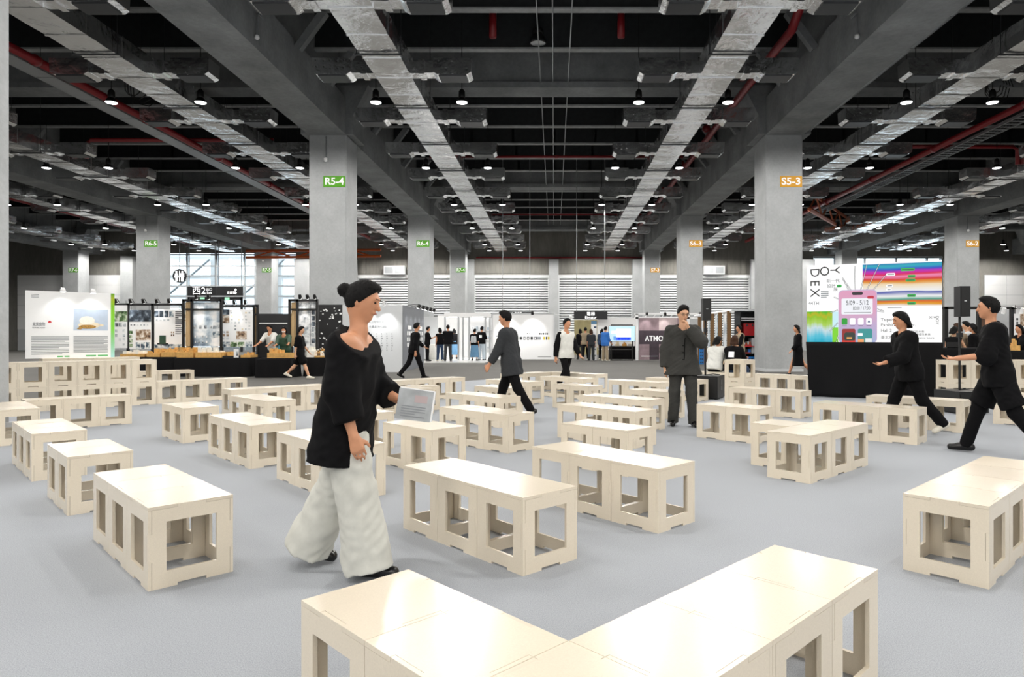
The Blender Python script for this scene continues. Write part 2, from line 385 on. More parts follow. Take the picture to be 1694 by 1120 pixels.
# columns with their painted grid signs
def column(code, kind, conduit=False):
    X = COLX[code[-1]]; Z = COLZ[code[1]]
    colr = 'green' if code[0] == 'R' else 'amber'
    t = thing('concrete_column', 'square grey concrete column with %s sign %s' % (colr, code), 'column', (X, Z+CW/2, 0 if code == 'R4-4' else FL))
    MB().prism([(-CW/2+.04, -CW/2), (CW/2-.04, -CW/2), (CW/2, -CW/2+.04), (CW/2, CW/2-.04), (CW/2-.04, CW/2), (-CW/2+.04, CW/2), (-CW/2, CW/2-.04), (-CW/2, -CW/2+.04)], [], 8.64, 0, Matrix(((1,0,0,0),(0,0,1,0),(0,1,0,0),(0,0,0,1)))).build('shaft', 'concrete', t)
    if kind:
        cbox('sign_plate', 'sign_green' if code[0] == 'R' else 'sign_amber', t, -.15, -CW/2-.012, 6.72, .65, -CW/2, 7.12)
        text('sign_lettering', code, .36, 'letter_white', t, (.25, -CW/2-.014, 6.915), width=.68, bold=.008)
    if conduit:
        MB().tube([(-.05, -CW/2-.02, 8.55), (-.05, -CW/2-.02, 7.75)], .025, 6).build('conduit', 'tray_steel', t)
        MB().lathe([(.03, 0), (.07, -.02), (.075, -.1), (.05, -.15)], 10, 0, (-.05, -CW/2-.05, 7.78)).build('sensor', 'white_gloss', t)
    MB().box(-CW/2-.02, -CW/2-.02, 0, CW/2+.02, CW/2+.02, .1).build('base_trim', 'panel_grey', t)
for code, cd in (('R4-4', False), ('R5-4', True), ('R6-4', False), ('R7-4', False), ('S5-3', False), ('S6-3', False), ('S7-3', False),
                 ('R6-5', True), ('R7-5', True), ('R7-6', False), ('S6-2', True), ('S7-2', False)):
    column(code, code not in ('R4-4', 'S7-2'), cd)
for code in ('R4-4', 'S7-2'):
    for o in bpy.data.objects:
        if o.name.startswith('concrete_column') and code in o['label']:
            o['label'] = 'plain grey concrete column beside the long low row of stools' if code == 'R4-4' else 'plain grey concrete column far behind the big lit screen'

# ------------------------------------------------------------------ ceiling services
DZ = 8.67
def soft_box(l, w, h, seed):
    """one wrapped duct section along y, slightly puffed, with a raised joint band"""
    rnd = random.Random(seed); m = MB()
    ny = 4; ring = []
    for i in range(ny+1):
        y = l*i/ny; puff = .012*math.sin(math.pi*i/ny)
        j = lambda: (rnd.random()-.5)*.016
        W2 = w/2+puff
        ring.append([(-W2+j(), y, j()-puff), (0, y, -puff*1.6+j()), (W2+j(), y, j()-puff), (W2+puff+j(), y, h/2), (W2+j(), y, h+j()), (0, y, h+puff), (-W2+j(), y, h+j()), (-W2-puff+j(), y, h/2)])
    vs = [v for r in ring for v in r]; fs = []
    for i in range(ny):
        for k in range(8): fs.append((i*8+k, (i+1)*8+k, (i+1)*8+(k+1) % 8, i*8+(k+1) % 8))
    fs += [tuple(range(8)), tuple(ny*8+k for k in range(8))[::-1]]
    m.add(vs, fs)
    e = .022
    m.box(-w/2-e, -.03, -e, w/2+e, .035, 0); m.box(-w/2-e, -.03, h, w/2+e, .035, h+e)
    m.box(-w/2-e, -.03, 0, -w/2, .035, h); m.box(w/2, -.03, 0, w/2+e, .035, h)
    return m.mesh('duct_section', 'foil')
SEC = [soft_box(1.36, 1.0, .55, s) for s in range(5)]
bm_ = MB()
# diffuser box with sloped underside, x from the duct edge outwards
BOXM = MB().prism([(0, .07), (.12, 0), (.98, 0), (1.08, .07), (1.1, .46), (.02, .46)], [], .62).mesh('branch_box', 'foil')
NECKM = MB().box(-.02, .1, .03, .28, .5, .36).box(.24, .06, -.0, .4, .56, .4).box(.36, .1, .04, .8, .52, .38).mesh('branch_neck', 'foil')
GRM = MB().box(.16, .05, -.03, .94, .57, 0).mesh('grille', 'lamp_metal')
HGM = MB().tube([(-.58, 0, -.04), (-.58, 0, 3.325)], .012, 4).tube([(.58, 0, -.04), (.58, 0, 3.325)], .012, 4).box(-.62, -.03, -.07, .62, .03, -.035).mesh('hanger', 'lamp_metal')
DUCTS = [(-37.6, 36, 'outermost foil duct beyond the column row with sign R6-5'), (-28.5, 26, 'foil duct just outside the column row with sign R6-5'),
         (-21.1, 17.5, 'foil duct inside the column row with sign R6-5'), (-11.95, 8.2, 'foil duct on the left bay side of the R5-4 column row'),
         (-4.57, 8.2, 'foil duct in the middle bay, on the R5-4 column side'), (4.62, 8.2, 'foil duct in the middle bay, on the S5-3 column side'),
         (12.2, 12.3, 'foil duct on the far side of the S5-3 column row'), (21.4, 22, 'foil duct inside the column row with sign S6-2'), (29.3, 33, 'foil duct just outside the column row with sign S6-2')]
for di, (X, z0, lab) in enumerate(DUCTS):
    t = thing('air_duct', 'long silver ' + lab, 'duct', (X, z0, DZ), 0, 'ceiling air ducts')
    y = 0; k = 0
    while z0+y < 57.4:
        link('duct_section', SEC[(k*3+di) % 5], t, (0, y, 0)); y += 1.36; k += 1
    zb = 14.98
    while zb < 57.5:
        if zb > z0+.3:
            for s in (-1, 1):
                nk = link('branch_neck', NECKM, t, (s*.5, zb-z0-.3, .02)); nk.scale = (s, 1, 1)
                bo = link('branch_box', BOXM, t, (s*1.15, zb-z0-.31, -.02)); bo.scale = (s, 1, 1)
                link('grille', GRM, bo, (0, 0, 0))
        zb += 4.0875
    yy = 1.0
    while z0+yy < 57: link('hanger', HGM, t, (0, yy, 0)); yy += 4.0875

def pipe(name, label, pts, r, m, group=None):
    t = thing(name, label, 'pipe', (0, 0, 0), 0, group)
    MB().tube(pts, r, 10).build('run', m, t, smooth=True)
    p, q = Vector(pts[0]), Vector(pts[-1]); n = int((q-p).length/5.4)
    d = (q-p).normalized()
    for i in range(1, n):
        c = p.lerp(q, i/n); MB().tube([c-d*.09, c+d*.09], r*1.28, 10).build('coupling', m, t, smooth=True)
    return t
pipe('sprinkler_main', 'red main pipe with elbow running along the S5-3 column beam', [(6.75, 18.2, 10.7), (6.75, 18.4, 10.3), (6.72, 18.9, 9.95), (6.67, 20, 9.9), (6.67, 58, 9.9)], .13, 'red_pipe')
pipe('sprinkler_main', 'red main pipe beside the perforated tray in the R5-4 bay', [(-15.45, 9, 9.5), (-15.45, 58, 9.5)], .13, 'red_pipe')
pipe('sprinkler_main', 'red main pipe above the ladder tray in the S5-3 bay', [(16.65, 12, 9.5), (16.65, 58, 9.5)], .13, 'red_pipe')
pipe('sprinkler_main', 'red main pipe outside the column row with sign R6-5', [(-32, 30, 9.4), (-32, 58, 9.4)], .12, 'red_pipe')
pipe('sprinkler_main', 'red main pipe outside the column row with sign S6-2', [(32.3, 36, 9.4), (32.3, 58, 9.4)], .12, 'red_pipe')
pipe('cross_pipe', 'thin red pipe crossing the middle bay ahead of the lit lamps', [(-6.2, 33.2, 10.2), (6.4, 33.2, 10.2)], .06, 'red_pipe')
pipe('cross_pipe', 'thin red pipe crossing the middle bay near the shutters', [(-6.2, 49, 10.2), (6.4, 49, 10.2)], .06, 'red_pipe')
pipe('cross_pipe', 'red branch pipe with drop in the R5-4 bay', [(-20.3, 29, 9.0), (-20.3, 29, 9.65), (-20.1, 29, 9.8), (-12.2, 29, 9.8)], .09, 'red_pipe')
pipe('cross_pipe', 'red branch pipe with drop in the S5-3 bay', [(13.4, 30, 9.8), (20.6, 30, 9.8), (20.8, 30, 9.65), (20.8, 30, 9.0)], .09, 'red_pipe')
pipe('wall_pipe', 'thin rust red pipe along the concrete above the shutters', [(-7, ZB-.2, 8.3), (8, ZB-.2, 8.3)], .07, 'red_pipe')
pipe('drop_pipe', 'short red drain pipe nearer the R5-4 column side of the middle bay', [(-1.98, 21.5, 11.98), (-1.98, 21.5, 10.9)], .12, 'red_pipe', 'red drain pipes')
pipe('drop_pipe', 'short red drain pipe nearer the S5-3 column side of the middle bay', [(2.15, 21.5, 11.98), (2.15, 21.5, 10.9)], .12, 'red_pipe', 'red drain pipes')
def tray(label, X, z0, z1, zz, w, perf):
    t = thing('cable_tray', label, 'cable tray', (X, z0, zz)); L = z1-z0
    for s in (-1, 1): cbox('side_rail', 'tray_steel', t, s*w/2-.015, 0, 0, s*w/2+.015, L, .12)
    if perf:
        y = 0
        while y < L-2: cbox('tray_plate', 'tray_steel', t, -w/2, y+.01, 0, w/2, y+1.98, .012); y += 2
    else:
        y = 0; rg = MB().box(-w/2, 0, 0, w/2, .05, .04).mesh('rung', 'tray_steel')
        while y < L: link('rung', rg, t, (0, y, 0)); y += .34
    rod = MB().tube([(0, 0, .1), (0, 0, 11.99-zz)], .008, 4).mesh('hanger_rod', 'lamp_metal'); y = .5
    while y < L:
        for s in (-1, 1): link('hanger_rod', rod, t, (s*w/2, y, 0))
        y += 5.45
    for i in range(4): MB().tube([(-w*.3+i*w*.2, 0, .05), (-w*.3+i*w*.2+.03, L, .05)], .025, 5).build('cable', 'cable_black', t)
tray('perforated grey cable tray beside the red main in the R5-4 bay', -16.0, 9, 57, 9.42, .62, True)
tray('open ladder cable tray beside the red main in the S5-3 bay', 17.3, 12, 57, 9.3, .6, False)
tray('narrow perforated tray beside the duct behind sign R5-4', -13.1, 10, 57, 9.9, .3, True)
tray('narrow perforated tray beside the duct behind sign S5-3', 10.6, 14, 57, 9.9, .3, True)
for X, lab in ((-.5, 'thin steel cable along the middle bay, nearest the R5-4 columns'), (-.05, 'thin conduit along the very middle of the middle bay'), (.5, 'thin steel cable along the middle bay, nearest the S5-3 columns')):
    tag(MB().tube([(X, 16+i*4, 10.62-.1*math.sin(i*1.9)**2) for i in range(11)], .022, 5).build('ceiling_cable', 'tray_steel'), lab, 'cable')
for (X, y, z, lab) in ((-14.6, 23, 9.9, 'loose coil of black cable hanging over the R5-4 bay ducts'), (14.9, 22.5, 9.8, 'loose coil of black cable hanging over the S5-3 bay ducts')):
    m = MB()
    for k in range(4):
        a = .25+.07*k
        m.tube([(X+a*math.cos(q*.7)+k*.1, y+.1*k+.02*q, z+a*1.2*math.sin(q*.7)) for q in range(10)], .018, 5)
    m.tube([(X, y, z+.3), (X, y, 10.9)], .015, 5)
    tag(m.build('cable_coil', 'cable_black'), lab, 'cable')
tr = thing('roof_truss', 'orange painted steel truss near the windows behind the lit screen', 'truss', (0, 0, 0))
a, b = Vector((14.5, 38, 8.5)), Vector((24.3, 54, 9.4))
MB().tube([a, b], .13, 6).build('lower_chord', 'orange_steel', tr); MB().tube([a+Vector((0, 0, 1)), b+Vector((0, 0, 1))], .1, 6).build('upper_chord', 'orange_steel', tr)
for i in range(9):
    MB().tube([a.lerp(b, i/9)+Vector((0, 0, i % 2)), a.lerp(b, (i+1)/9)+Vector((0, 0, (i+1) % 2))], .06, 5).build('web_member', 'orange_steel', tr)
tr = thing('roof_truss', 'orange painted steel frame beside column R5-4 near the windows', 'truss', (0, 0, 0))
for z in (7.4, 7.9): MB().tube([(-24, 52, z), (-13.5, 52, z+.1)], .11, 6).build('chord', 'orange_steel', tr)
for i in range(6): MB().tube([(-23.5+i*1.6, 52, 7.4+.5*(i % 2)), (-21.9+i*1.6, 52, 7.4+.5*((i+1) % 2))], .06, 5).build('web_member', 'orange_steel', tr)

# pendant lamps; each carries its own light
LP = {'cord': MB().tube([(0, 0, .42), (0, 0, 3.395)], .012, 4).mesh('cord', 'cable_black'),
      'housing': MB().lathe([(.03, .44), (.06, .42), (.1, .36), (.105, .2), (.09, .16)], 12).mesh('housing', 'black_metal', True),
      'reflector': MB().lathe([(.09, .17), (.12, .13), (.17, .05), (.185, .02), (.18, .015), (.1, .08)], 16).mesh('reflector', 'black_metal', True),
      'diffuser': MB().lathe([(.02, .0), (.12, -.005), (.165, .01), (.165, .03)], 16).mesh('diffuser', 'lamp_glow', True)}
SP = bpy.data.lights.new('lamp_light', 'SPOT'); SP.energy = LAMP_W; SP.spot_size = math.radians(172); SP.spot_blend = .35; SP.shadow_soft_size = .16; SP.color = (1.0, .965, .91)
BAY = {-33.2: 'the bay outside column R6-5', -16.55: 'the bay between R6-5 and R5-4', 0: 'the bay between R5-4 and S5-3', 16.65: 'the bay between S5-3 and S6-2', 33.4: 'the bay outside column S6-2'}
def lamp(x, y, z, bay):
    t = thing('pendant_lamp', 'black bell pendant lamp with white lit disc in ' + BAY[bay], 'lamp', (x, y, z), 0, 'pendant lamps of ' + BAY[bay])
    for k in ('cord', 'housing', 'reflector', 'diffuser'): link(k, LP[k], t)
    l = bpy.data.objects.new('lamp_light', SP); COL.objects.link(l); l.parent = t; l.location = (0, 0, -.02)
ROWX = (-5.6, -2.9, 2.65, 5.45)
for k in range(-5, 6):
    y = 20.96+8.17*k if k < 5 else 57.4
    for b in (-33.2, -16.55, 0, 16.65, 33.4):
        if b and abs(b) > 20 and y < 24: continue
        for x in ROWX:
            if abs(b) > 20 and y < 30 and abs(b+x) > 32: continue
            lamp(b+x, y, 8.6, b)
t = thing('work_light', 'large unlit caged bell lamp hanging over the middle bay', 'lamp', (PX(890, 22), 22, PZ(73, 22)))
MB().lathe([(.05, .55), (.16, .5), (.17, .36), (.1, .34)], 14).build('housing', 'black_metal', t, smooth=True)
MB().lathe([(.1, .36), (.2, .26), (.27, .08), (.28, .0), (.26, 0), (.1, .3)], 20).build('bell', 'lamp_metal', t, smooth=True)
MB().tube([(0, 0, .5), (0, 0, 1.6)], .025, 6).build('cord', 'cable_black', t)
MB().lathe([(.01, .02), (.25, .03), (.25, .05), (.01, .06)], 16).build('lens', 'panel_grey', t)
for x, y, lab in ((PX(305/2.667+850, 24), 23.5, 'small black speaker box under the joists of the middle bay'),):
    t = thing('ceiling_box', lab, 'box', (x, y, PZ(38, 24)))
    cbox('body', 'black_plastic', t, -.18, -.12, 0, .18, .12, .22); MB().tube([(0, 0, .2), (0, 0, 1)], .02, 5).build('stem', 'cable_black', t)
for x, y, d, lab in ((65, 160/2.667, 11.5, 'white sensor on a bent conduit below the R5-4 girder'), (450/2.667+1250, 157/2.667, 14.5, 'white sensor on a bent conduit below the S5-3 girder')):
    X = (-8.25+CW/2+.06) if x < 900 else (8.36-CW/2-.06)
    dd = X*FPX/((425 if x < 900 else 1418)-CX)
    z = PZ(y, dd); t = thing('motion_sensor', lab, 'sensor', (X, dd, z))
    MB().tube([(0, 0, 0), (0, 0, .55), (0, .1, .6), (0, .35, .6)], .02, 6).build('conduit', 'tray_steel', t)
    MB().lathe([(.02, .04), (.06, .02), (.065, -.05), (.03, -.08)], 10).build('head', 'white_gloss', t, smooth=True)
for (x0, x1, y0, y1, lab) in ((638, 672, 441, 455, 'white twin air unit above the shutter behind sign R6-4'), (1162, 1196, 441, 455, 'white twin air unit above the shutter behind sign S6-3')):
    t = thing('air_unit', lab, 'air conditioner', (PX(x0, ZB), ZB-.72, PZ(y1, ZB)))
    w, h = PX(x1, ZB)-PX(x0, ZB), PZ(y0, ZB)-PZ(y1, ZB)
    cbox('casing', 'panel_grey', t, 0, 0, 0, w, .56, h)
    for k in (0, 1): cbox('louvre', 'window_frame', t, w*(.06+.48*k), -.02, h*.15, w*(.44+.48*k), 0, h*.85)

# ------------------------------------------------------------------ cream box stools
S, HS, TK = .413, .4245, .016
a_, b_, g_ = S/2, HS, .0012
h1, h2 = HS*.33, HS*.67
w1, w2 = -S*.17, S*.17
def side_outline(owner):
    """outline (x,z) of a side panel; owner panels fill the corner at top and bottom, the others in the middle third"""
    e = a_-.0005
    o = e if owner else e-TK-g_; i = e-TK-g_ if owner else e
    R = [(o, 0), (o, h1), (i, h1), (i, h2), (o, h2), (o, b_-TK-g_)]
    T = [(w2-g_, b_-TK-g_), (w2-g_, b_-.0006), (w1+g_, b_-.0006), (w1+g_, b_-TK-g_)]
    Lf = [(-o, b_-TK-g_), (-o, h2), (-i, h2), (-i, h1), (-o, h1), (-o, 0)]
    Bt = [(w1, 0), (w1, .014), (w2, .014), (w2, 0)]
    return R+T+Lf+Bt
win = [(-S*.295, HS*.2), (S*.295, HS*.2), (S*.295, HS*.8), (-S*.295, HS*.8)]
PF = MB().prism(side_outline(True), [win], TK, 0, Matrix.Translation((0, -a_, 0))).mesh('side_panel', 'cream_board')
PS = MB().prism(side_outline(False), [win], TK, 0, Matrix.Translation((0, -a_, 0))).mesh('side_panel', 'cream_board')
e = a_; q = TK+g_
top = [(-e, -e), (w1, -e), (w1, -e+q), (w2, -e+q), (w2, -e), (e, -e), (e, w1), (e-q, w1), (e-q, w2), (e, w2), (e, e), (w2, e), (w2, e-q), (w1, e-q), (w1, e), (-e, e), (-e, w2), (-e+q, w2), (-e+q, w1), (-e, w1)]
PT = MB().prism(top, [], TK, 0, Matrix(((1, 0, 0, 0), (0, 0, 1, 0), (0, 1, 0, HS-TK), (0, 0, 0, 1)))).mesh('top_panel', 'cream_board')
NST = [0]
def stool(X, Y, ang, label, group, z=0):
    t = thing('box_stool', label, 'stool', (X, Y, z), ang, group); NST[0] += 1
    link('top_panel', PT, t)
    for k in range(4): link('side_panel', PF if k % 2 == 0 else PS, t, (0, 0, 0), k*math.pi/2)
PITCH = S+.0024
def POS(r, n):
    """place r in a row of n, counted from the shutters"""
    if n == 2: return ('shutter-side', 'hall-side')[r]
    if r == 0: return 'shutter-side end'
    if r == n-1: return 'hall-side end'
    return 'middle' if n == 3 else ('second', 'third', 'fourth', 'fifth', 'sixth', 'seventh')[r-1]+'-from-shutters'
def bench(X, Y, deg, nl, nr, desc, levels=1, skip=()):
    """(X,Y): the near corner; nl stools along the left-going side, nr along the right-going side"""
    t = math.radians(deg); u = Vector((-math.cos(t), math.sin(t))); v = Vector((math.sin(t), math.cos(t)))
    for lv in range(levels):
        for i in range(nl):
            for j in range(nr):
                if (i, j) in skip: continue
                c = Vector((X, Y))+u*PITCH*(i+.5)+v*PITCH*(j+.5)
                k, n = (i, nl) if nl >= nr else (j, nr)
                pos = POS(n-1-k, n)+' ' if n > 1 else ''
                d = ('', 'lower ')[levels > 1] if lv == 0 else 'upper '
                d = d+pos+desc
                stool(c.x, c.y, -t, 'cream ' + d, desc, lv*HS)
BN = [
 (-2.063, 3.390, 44.8, 3, 1, 'box stool of the short bench nearest behind the woman\'s heels'),
 (-3.513, 4.815, 44.9, 2, 1, 'box stool of the pair between two short benches near the plain column'),
 (-4.657, 5.948, 44.7, 3, 1, 'box stool of the bench second from the plain column'),
 (-4.483, 8.058, 44.4, 2, 1, 'box stool of the free-standing pair before the low row'),
 (-2.966, 6.503, 45.9, 3, 1, 'box stool of the bench with glaring white top'),
 (-3.856, 8.929, 43.8, 3, 1, 'box stool of the bench just before the four-stool row'),
 (-1.681, 5.183, 46.8, 3, 1, 'box stool of the bench partly behind the white trousers'),
 (-1.147, 6.199, 44.3, 2, 1, 'box stool of the pair just ahead of the woman\'s folder'),
 (-.775, 9.406, 44.0, 3, 1, 'box stool of the bench at the feet of the charcoal coat man'),
 (-.515, 7.369, 43.5, 3, 1, 'box stool of the bench second ahead of the charcoal coat man'),
 (1.262, 9.043, 43.5, 3, 1, 'box stool of the bench directly beside the suited man\'s shoes'),
 (.931, 7.692, 44.2, 3, 1, 'box stool of the bench between the suited man\'s bench and a pair'),
 (.670, 6.145, 43.3, 2, 1, 'box stool of the pair behind the longer of the two middle benches'),
 (-.169, 3.606, 46.8, 3, 1, 'box stool of the bench just behind the inner corner of the L'),
 (.683, 4.383, 46.4, 3, 1, 'box stool of the bench parallel behind the one at the L\'s corner'),
 (2.422, 7.990, 43.9, 2, 1, 'box stool of the pair with a dark gap beside the suited man'),
 (3.855, 10.461, 44.1, 3, 1, 'box stool of the bench in front of the two-high tower'),
 (4.304, 7.924, 43.4, 3, 1, 'box stool of the bench before the black screen skirt'),
 (5.450, 8.901, 44.2, 3, 1, 'box stool of the bench where the woman before the screen walks'),
 (2.243, 5.849, 46.7, 1, 3, 'box stool in the stem of the T-shaped group of four'),
 (2.270, 6.449, 46.7, 1, 1, 'box stool pushed against the side of the T-shaped group'),
 (2.228, 3.420, 46.0, 1, 4, 'box stool of the long bench by the man in black shorts'),
 (.585, 11.573, 42.1, 2, 1, 'box stool of the far pair below the man in white shirt'),
 (.571, 13.572, 45.3, 3, 1, 'box stool of the bench hiding the white-shirted man\'s legs'),
 (-.481, 12.602, 43.7, 3, 1, 'box stool of the bench behind the legs of the charcoal coat'),
 (-7.128, 9.005, 44.4, 1, 3, 'box stool of the bench before the two-high wall of stools'),
 (-5.241, 10.804, 46.5, 1, 4, 'box stool of the long four-stool row behind the glaring white bench'),
 (-2.145, 7.449, 44.0, 2, 1, 'box stool of the pair seen just behind the woman\'s black top'),
 (-2.306, 10.878, 44.3, 1, 1, 'box stool standing alone against the side of a three-stool bench'),
 (-2.888, 10.88, 44.3, 1, 3, 'box stool of the bench that the lone stool stands against'),
 (-3.056, 12.949, 44.8, 1, 4, 'box stool of the far four-stool bench by the dark floor edge'),
 (-.830, 11.100, 46.5, 2, 1, 'box stool of the pair right under the charcoal coat man\'s legs'),
 (1.970, 12.388, 43.9, 3, 1, 'box stool of the far bench behind the suited man\'s hanging arm'),
 (2.811, 13.138, 44.0, 3, 1, 'box stool of the far bench just before the black subwoofer with pole'),
 (1.79, 10.37, 45.0, 2, 1, 'box stool of the pair directly behind the suited man\'s legs'),
 (-.965, 15.235, 45.0, 1, 3, 'box stool of the far V, arm on the R5-4 column side'),
 (.94, 15.11, 45.0, 4, 1, 'box stool of the far V, arm on the S5-3 column side'),
 (5.514, 14.436, 45.0, 7, 1, 'box stool of the long row where the two women sit'),
 (6.79, 9.60, 45.0, 1, 2, 'box stool of the pair before the two-high wall beside the screen'),
]
for b in BN: bench(*b)
k = math.sqrt(.5)*PITCH
bench(-6.54, 7.82, 45, 3, 1, 'box stool of the bench whose end touches the plain column')
bench(-7.57-6*k, 12.72-6*k, 45, 1, 6, 'box stool of the two-high wall beside the plain column', 2)
bench(-7.57+.004, 12.72+.004, 45, 1, 4, 'box stool of the low row running on from the two-high wall')
bench(-10.02, 13.08, 45, 1, 4, 'box stool of the stack that carries the white food board', 2)
bench(-9.27-3*k, 17.2-3*k, 45, 1, 3, 'box stool of the bench before the black-draped exhibition tables')
bench(3.54, 12.45, 45, 1, 1, 'box stool of the lone two-high tower', 2)
for lv in (0, 1):
    for i in range(4): stool(7.26+PITCH*(i+.5), 12.30+PITCH/2, 0, 'cream %s box stool, %s in the two-high wall beside the lit screen' % (('lower', 'upper')[lv], ('first', 'second', 'third', 'fourth')[i]), 'box stools of the two-high wall beside the lit screen', lv*HS)
# the L of stools right in front: corner stool's far corner at E
E_ = Vector((.041, 1.919)); u = Vector((-1, 1))*math.sqrt(.5); v = Vector((1, 1))*math.sqrt(.5)
def lst(iu, jv, d): 
    c = E_+u*PITCH*iu+v*PITCH*jv; stool(c.x, c.y, -math.pi/4, 'cream ' + d, d)
for i in (0, 1): lst(.5+i, -.5, ('corner-side', 'free-end')[i]+' box stool in the short arm of the big L in front')
lst(-.5, -.5, 'box stool at the corner of the big L in front')
for j in range(3): lst(-.5, .5+j, ('corner-side', 'middle', 'free-end')[j]+' box stool in the long arm of the big L in front')

# ------------------------------------------------------------------ boards, prints, exhibits
def rects(name, parent, lst, w, h, y, x0=0., z0=0., smooth=False):
    """flat print: (u0,v0,u1,v1,material) in fractions of a w x h face whose lower left is (x0,z0), facing -y"""
    ms = []; m = MB()
    for i, r in enumerate(lst):
        u0, v0, u1, v1, mt = r
        if mt not in ms: ms.append(mt)
        yy = y-.0006*(i % 3)
        a, b, c, d = x0+u0*w, z0+v0*h, x0+u1*w, z0+v1*h
        m.quad((a, yy, b), (c, yy, b), (c, yy, d), (a, yy, d), ms.index(mt))
    return m.build(name, ms, parent)
def lines(u0, u1, v0, v1, n, mt='letter_grey', rag=.25, fill=.45, rnd=random.Random(3)):
    out = []
    for i in range(n):
        v = v1-(v1-v0)*(i+1)/n; e = u1 if i % 4 != 3 else u0+(u1-u0)*(1-rag*rnd.random()*2)
        out.append((u0, v, e, v+(v1-v0)/n*fill, mt))
    return out
def face(XL, YL, XR, YR):
    return math.atan2(YR-YL, XR-XL), math.hypot(XR-XL, YR-YL)
def board(name, label, cat, XL, YL, XR, YR, z0, z1, m, th=.03, part='panel', group=None):
    a, w = face(XL, YL, XR, YR)
    t = thing(name, label, cat, (XL, YL, z0), a, group)
    cbox(part, m, t, 0, 0, 0, w, th, z1-z0)
    return t, w, z1-z0
mat('print_white', 'f3f4f5', rough=.45, noise=.01)
mat('print_bluegrey', 'c3cfd9', rough=.45, noise=.05)
mat('print_green', '57b368', rough=.5, noise=0)
mat('print_red', 'c8202c', rough=.5, noise=0)
mat('print_black', '17181b', rough=.5, noise=.05)
mat('print_darkgreen', '2c4a38', rough=.5, noise=.15, nscale=20)
mat('print_cream', 'e6d9be', rough=.5, noise=.03)
mat('print_bun', 'eee6da', rough=.5, noise=.08, nscale=40)
mat('print_plate', 'b8c6d8', rough=.5, noise=.06, nscale=8)
mat('print_filling', 'a8803c', rough=.5, noise=.5, nscale=60)
def vgrad(name, stops, h, emit=0., axis=2, rough=.5, noise=0., nscale=3., stretch=(1, 1, 1)):
    """printed colour run along one local axis of a sheet of size h (an ink gradient, not light)"""
    m = bpy.data.materials.new(name); m.use_nodes = True; MATS[name] = m
    nt = m.node_tree; N = nt.nodes; L = nt.links; b = N['Principled BSDF']; b.inputs['Roughness'].default_value = rough
    tc = N.new('ShaderNodeTexCoord'); sp = N.new('ShaderNodeSeparateXYZ'); L.new(tc.outputs['Object'], sp.inputs[0])
    mr = N.new('ShaderNodeMapRange'); mr.inputs[1].default_value = h[0]; mr.inputs[2].default_value = h[1]; L.new(sp.outputs[axis], mr.inputs[0])
    v = mr.outputs[0]
    if noise:
        mp = N.new('ShaderNodeMapping'); mp.inputs['Scale'].default_value = stretch; L.new(tc.outputs['Object'], mp.inputs[0])
        nz = N.new('ShaderNodeTexNoise'); nz.inputs['Scale'].default_value = nscale; L.new(mp.outputs[0], nz.inputs['Vector'])
        ma = N.new('ShaderNodeMath'); ma.operation = 'MULTIPLY_ADD'; L.new(nz.outputs[0], ma.inputs[0]); ma.inputs[1].default_value = noise; L.new(v, ma.inputs[2]); 
        sb = N.new('ShaderNodeMath'); sb.operation = 'SUBTRACT'; L.new(ma.outputs[0], sb.inputs[0]); sb.inputs[1].default_value = noise*.5; v = sb.outputs[0]
    cr = N.new('ShaderNodeValToRGB'); L.new(v, cr.inputs[0]); e = cr.color_ramp.elements
    for i, (p, s) in enumerate(stops):
        el = e[i] if i < 2 else e.new(p)
        el.position = p; el.color = lin(s)
    L.new(cr.outputs[0], b.inputs['Base Color'])
    if emit: L.new(cr.outputs[0], b.inputs['Emission Color']); b.inputs['Emission Strength'].default_value = emit; b.inputs['Base Color'].default_value = (0, 0, 0, 1); nt.links.remove(b.inputs['Base Color'].links[0])

SL_ = {}
def shine(parent, loc, to, watts, size=80):
    """the light of one spotlight head"""
    k = (watts, size)
    if k not in SL_:
        l = bpy.data.lights.new('spot_light', 'SPOT'); l.energy = watts; l.spot_size = math.radians(size); l.spot_blend = .8; l.shadow_soft_size = .05; l.color = (1, .98, .95); SL_[k] = l
    o = bpy.data.objects.new('spot_light', SL_[k]); COL.objects.link(o); o.parent = parent; o.location = loc
    o.rotation_euler = (Vector(to)-Vector(loc)).to_track_quat('-Z', 'Y').to_euler()
def spot(parent, x, y, z, m='black_metal', arm=(0, -.25, .12), glow=True, r=.05, watts=0):
    """a clip-on spotlight as part of a stand"""
    p = MB().tube([(x, y, z), (x+arm[0]*.5, y+arm[1]*.5, z+arm[2]), (x+arm[0], y+arm[1], z+arm[2])], .012, 5)
    e = Vector((x+arm[0], y+arm[1], z+arm[2]))
    p.tube([e, e+Vector((0, .06, -.14))], [r*.8, r], 8)
    o = p.build('spotlight', m, parent)
    if watts: shine(o, e+Vector((0, .07, -.17)), (x, y+.0, z-1.0), watts)
    if glow:
        MB().tube([e+Vector((0, .061, -.141)), e+Vector((0, .063, -.147))], r*.85, 8).build('bulb', 'lamp_glow', o)

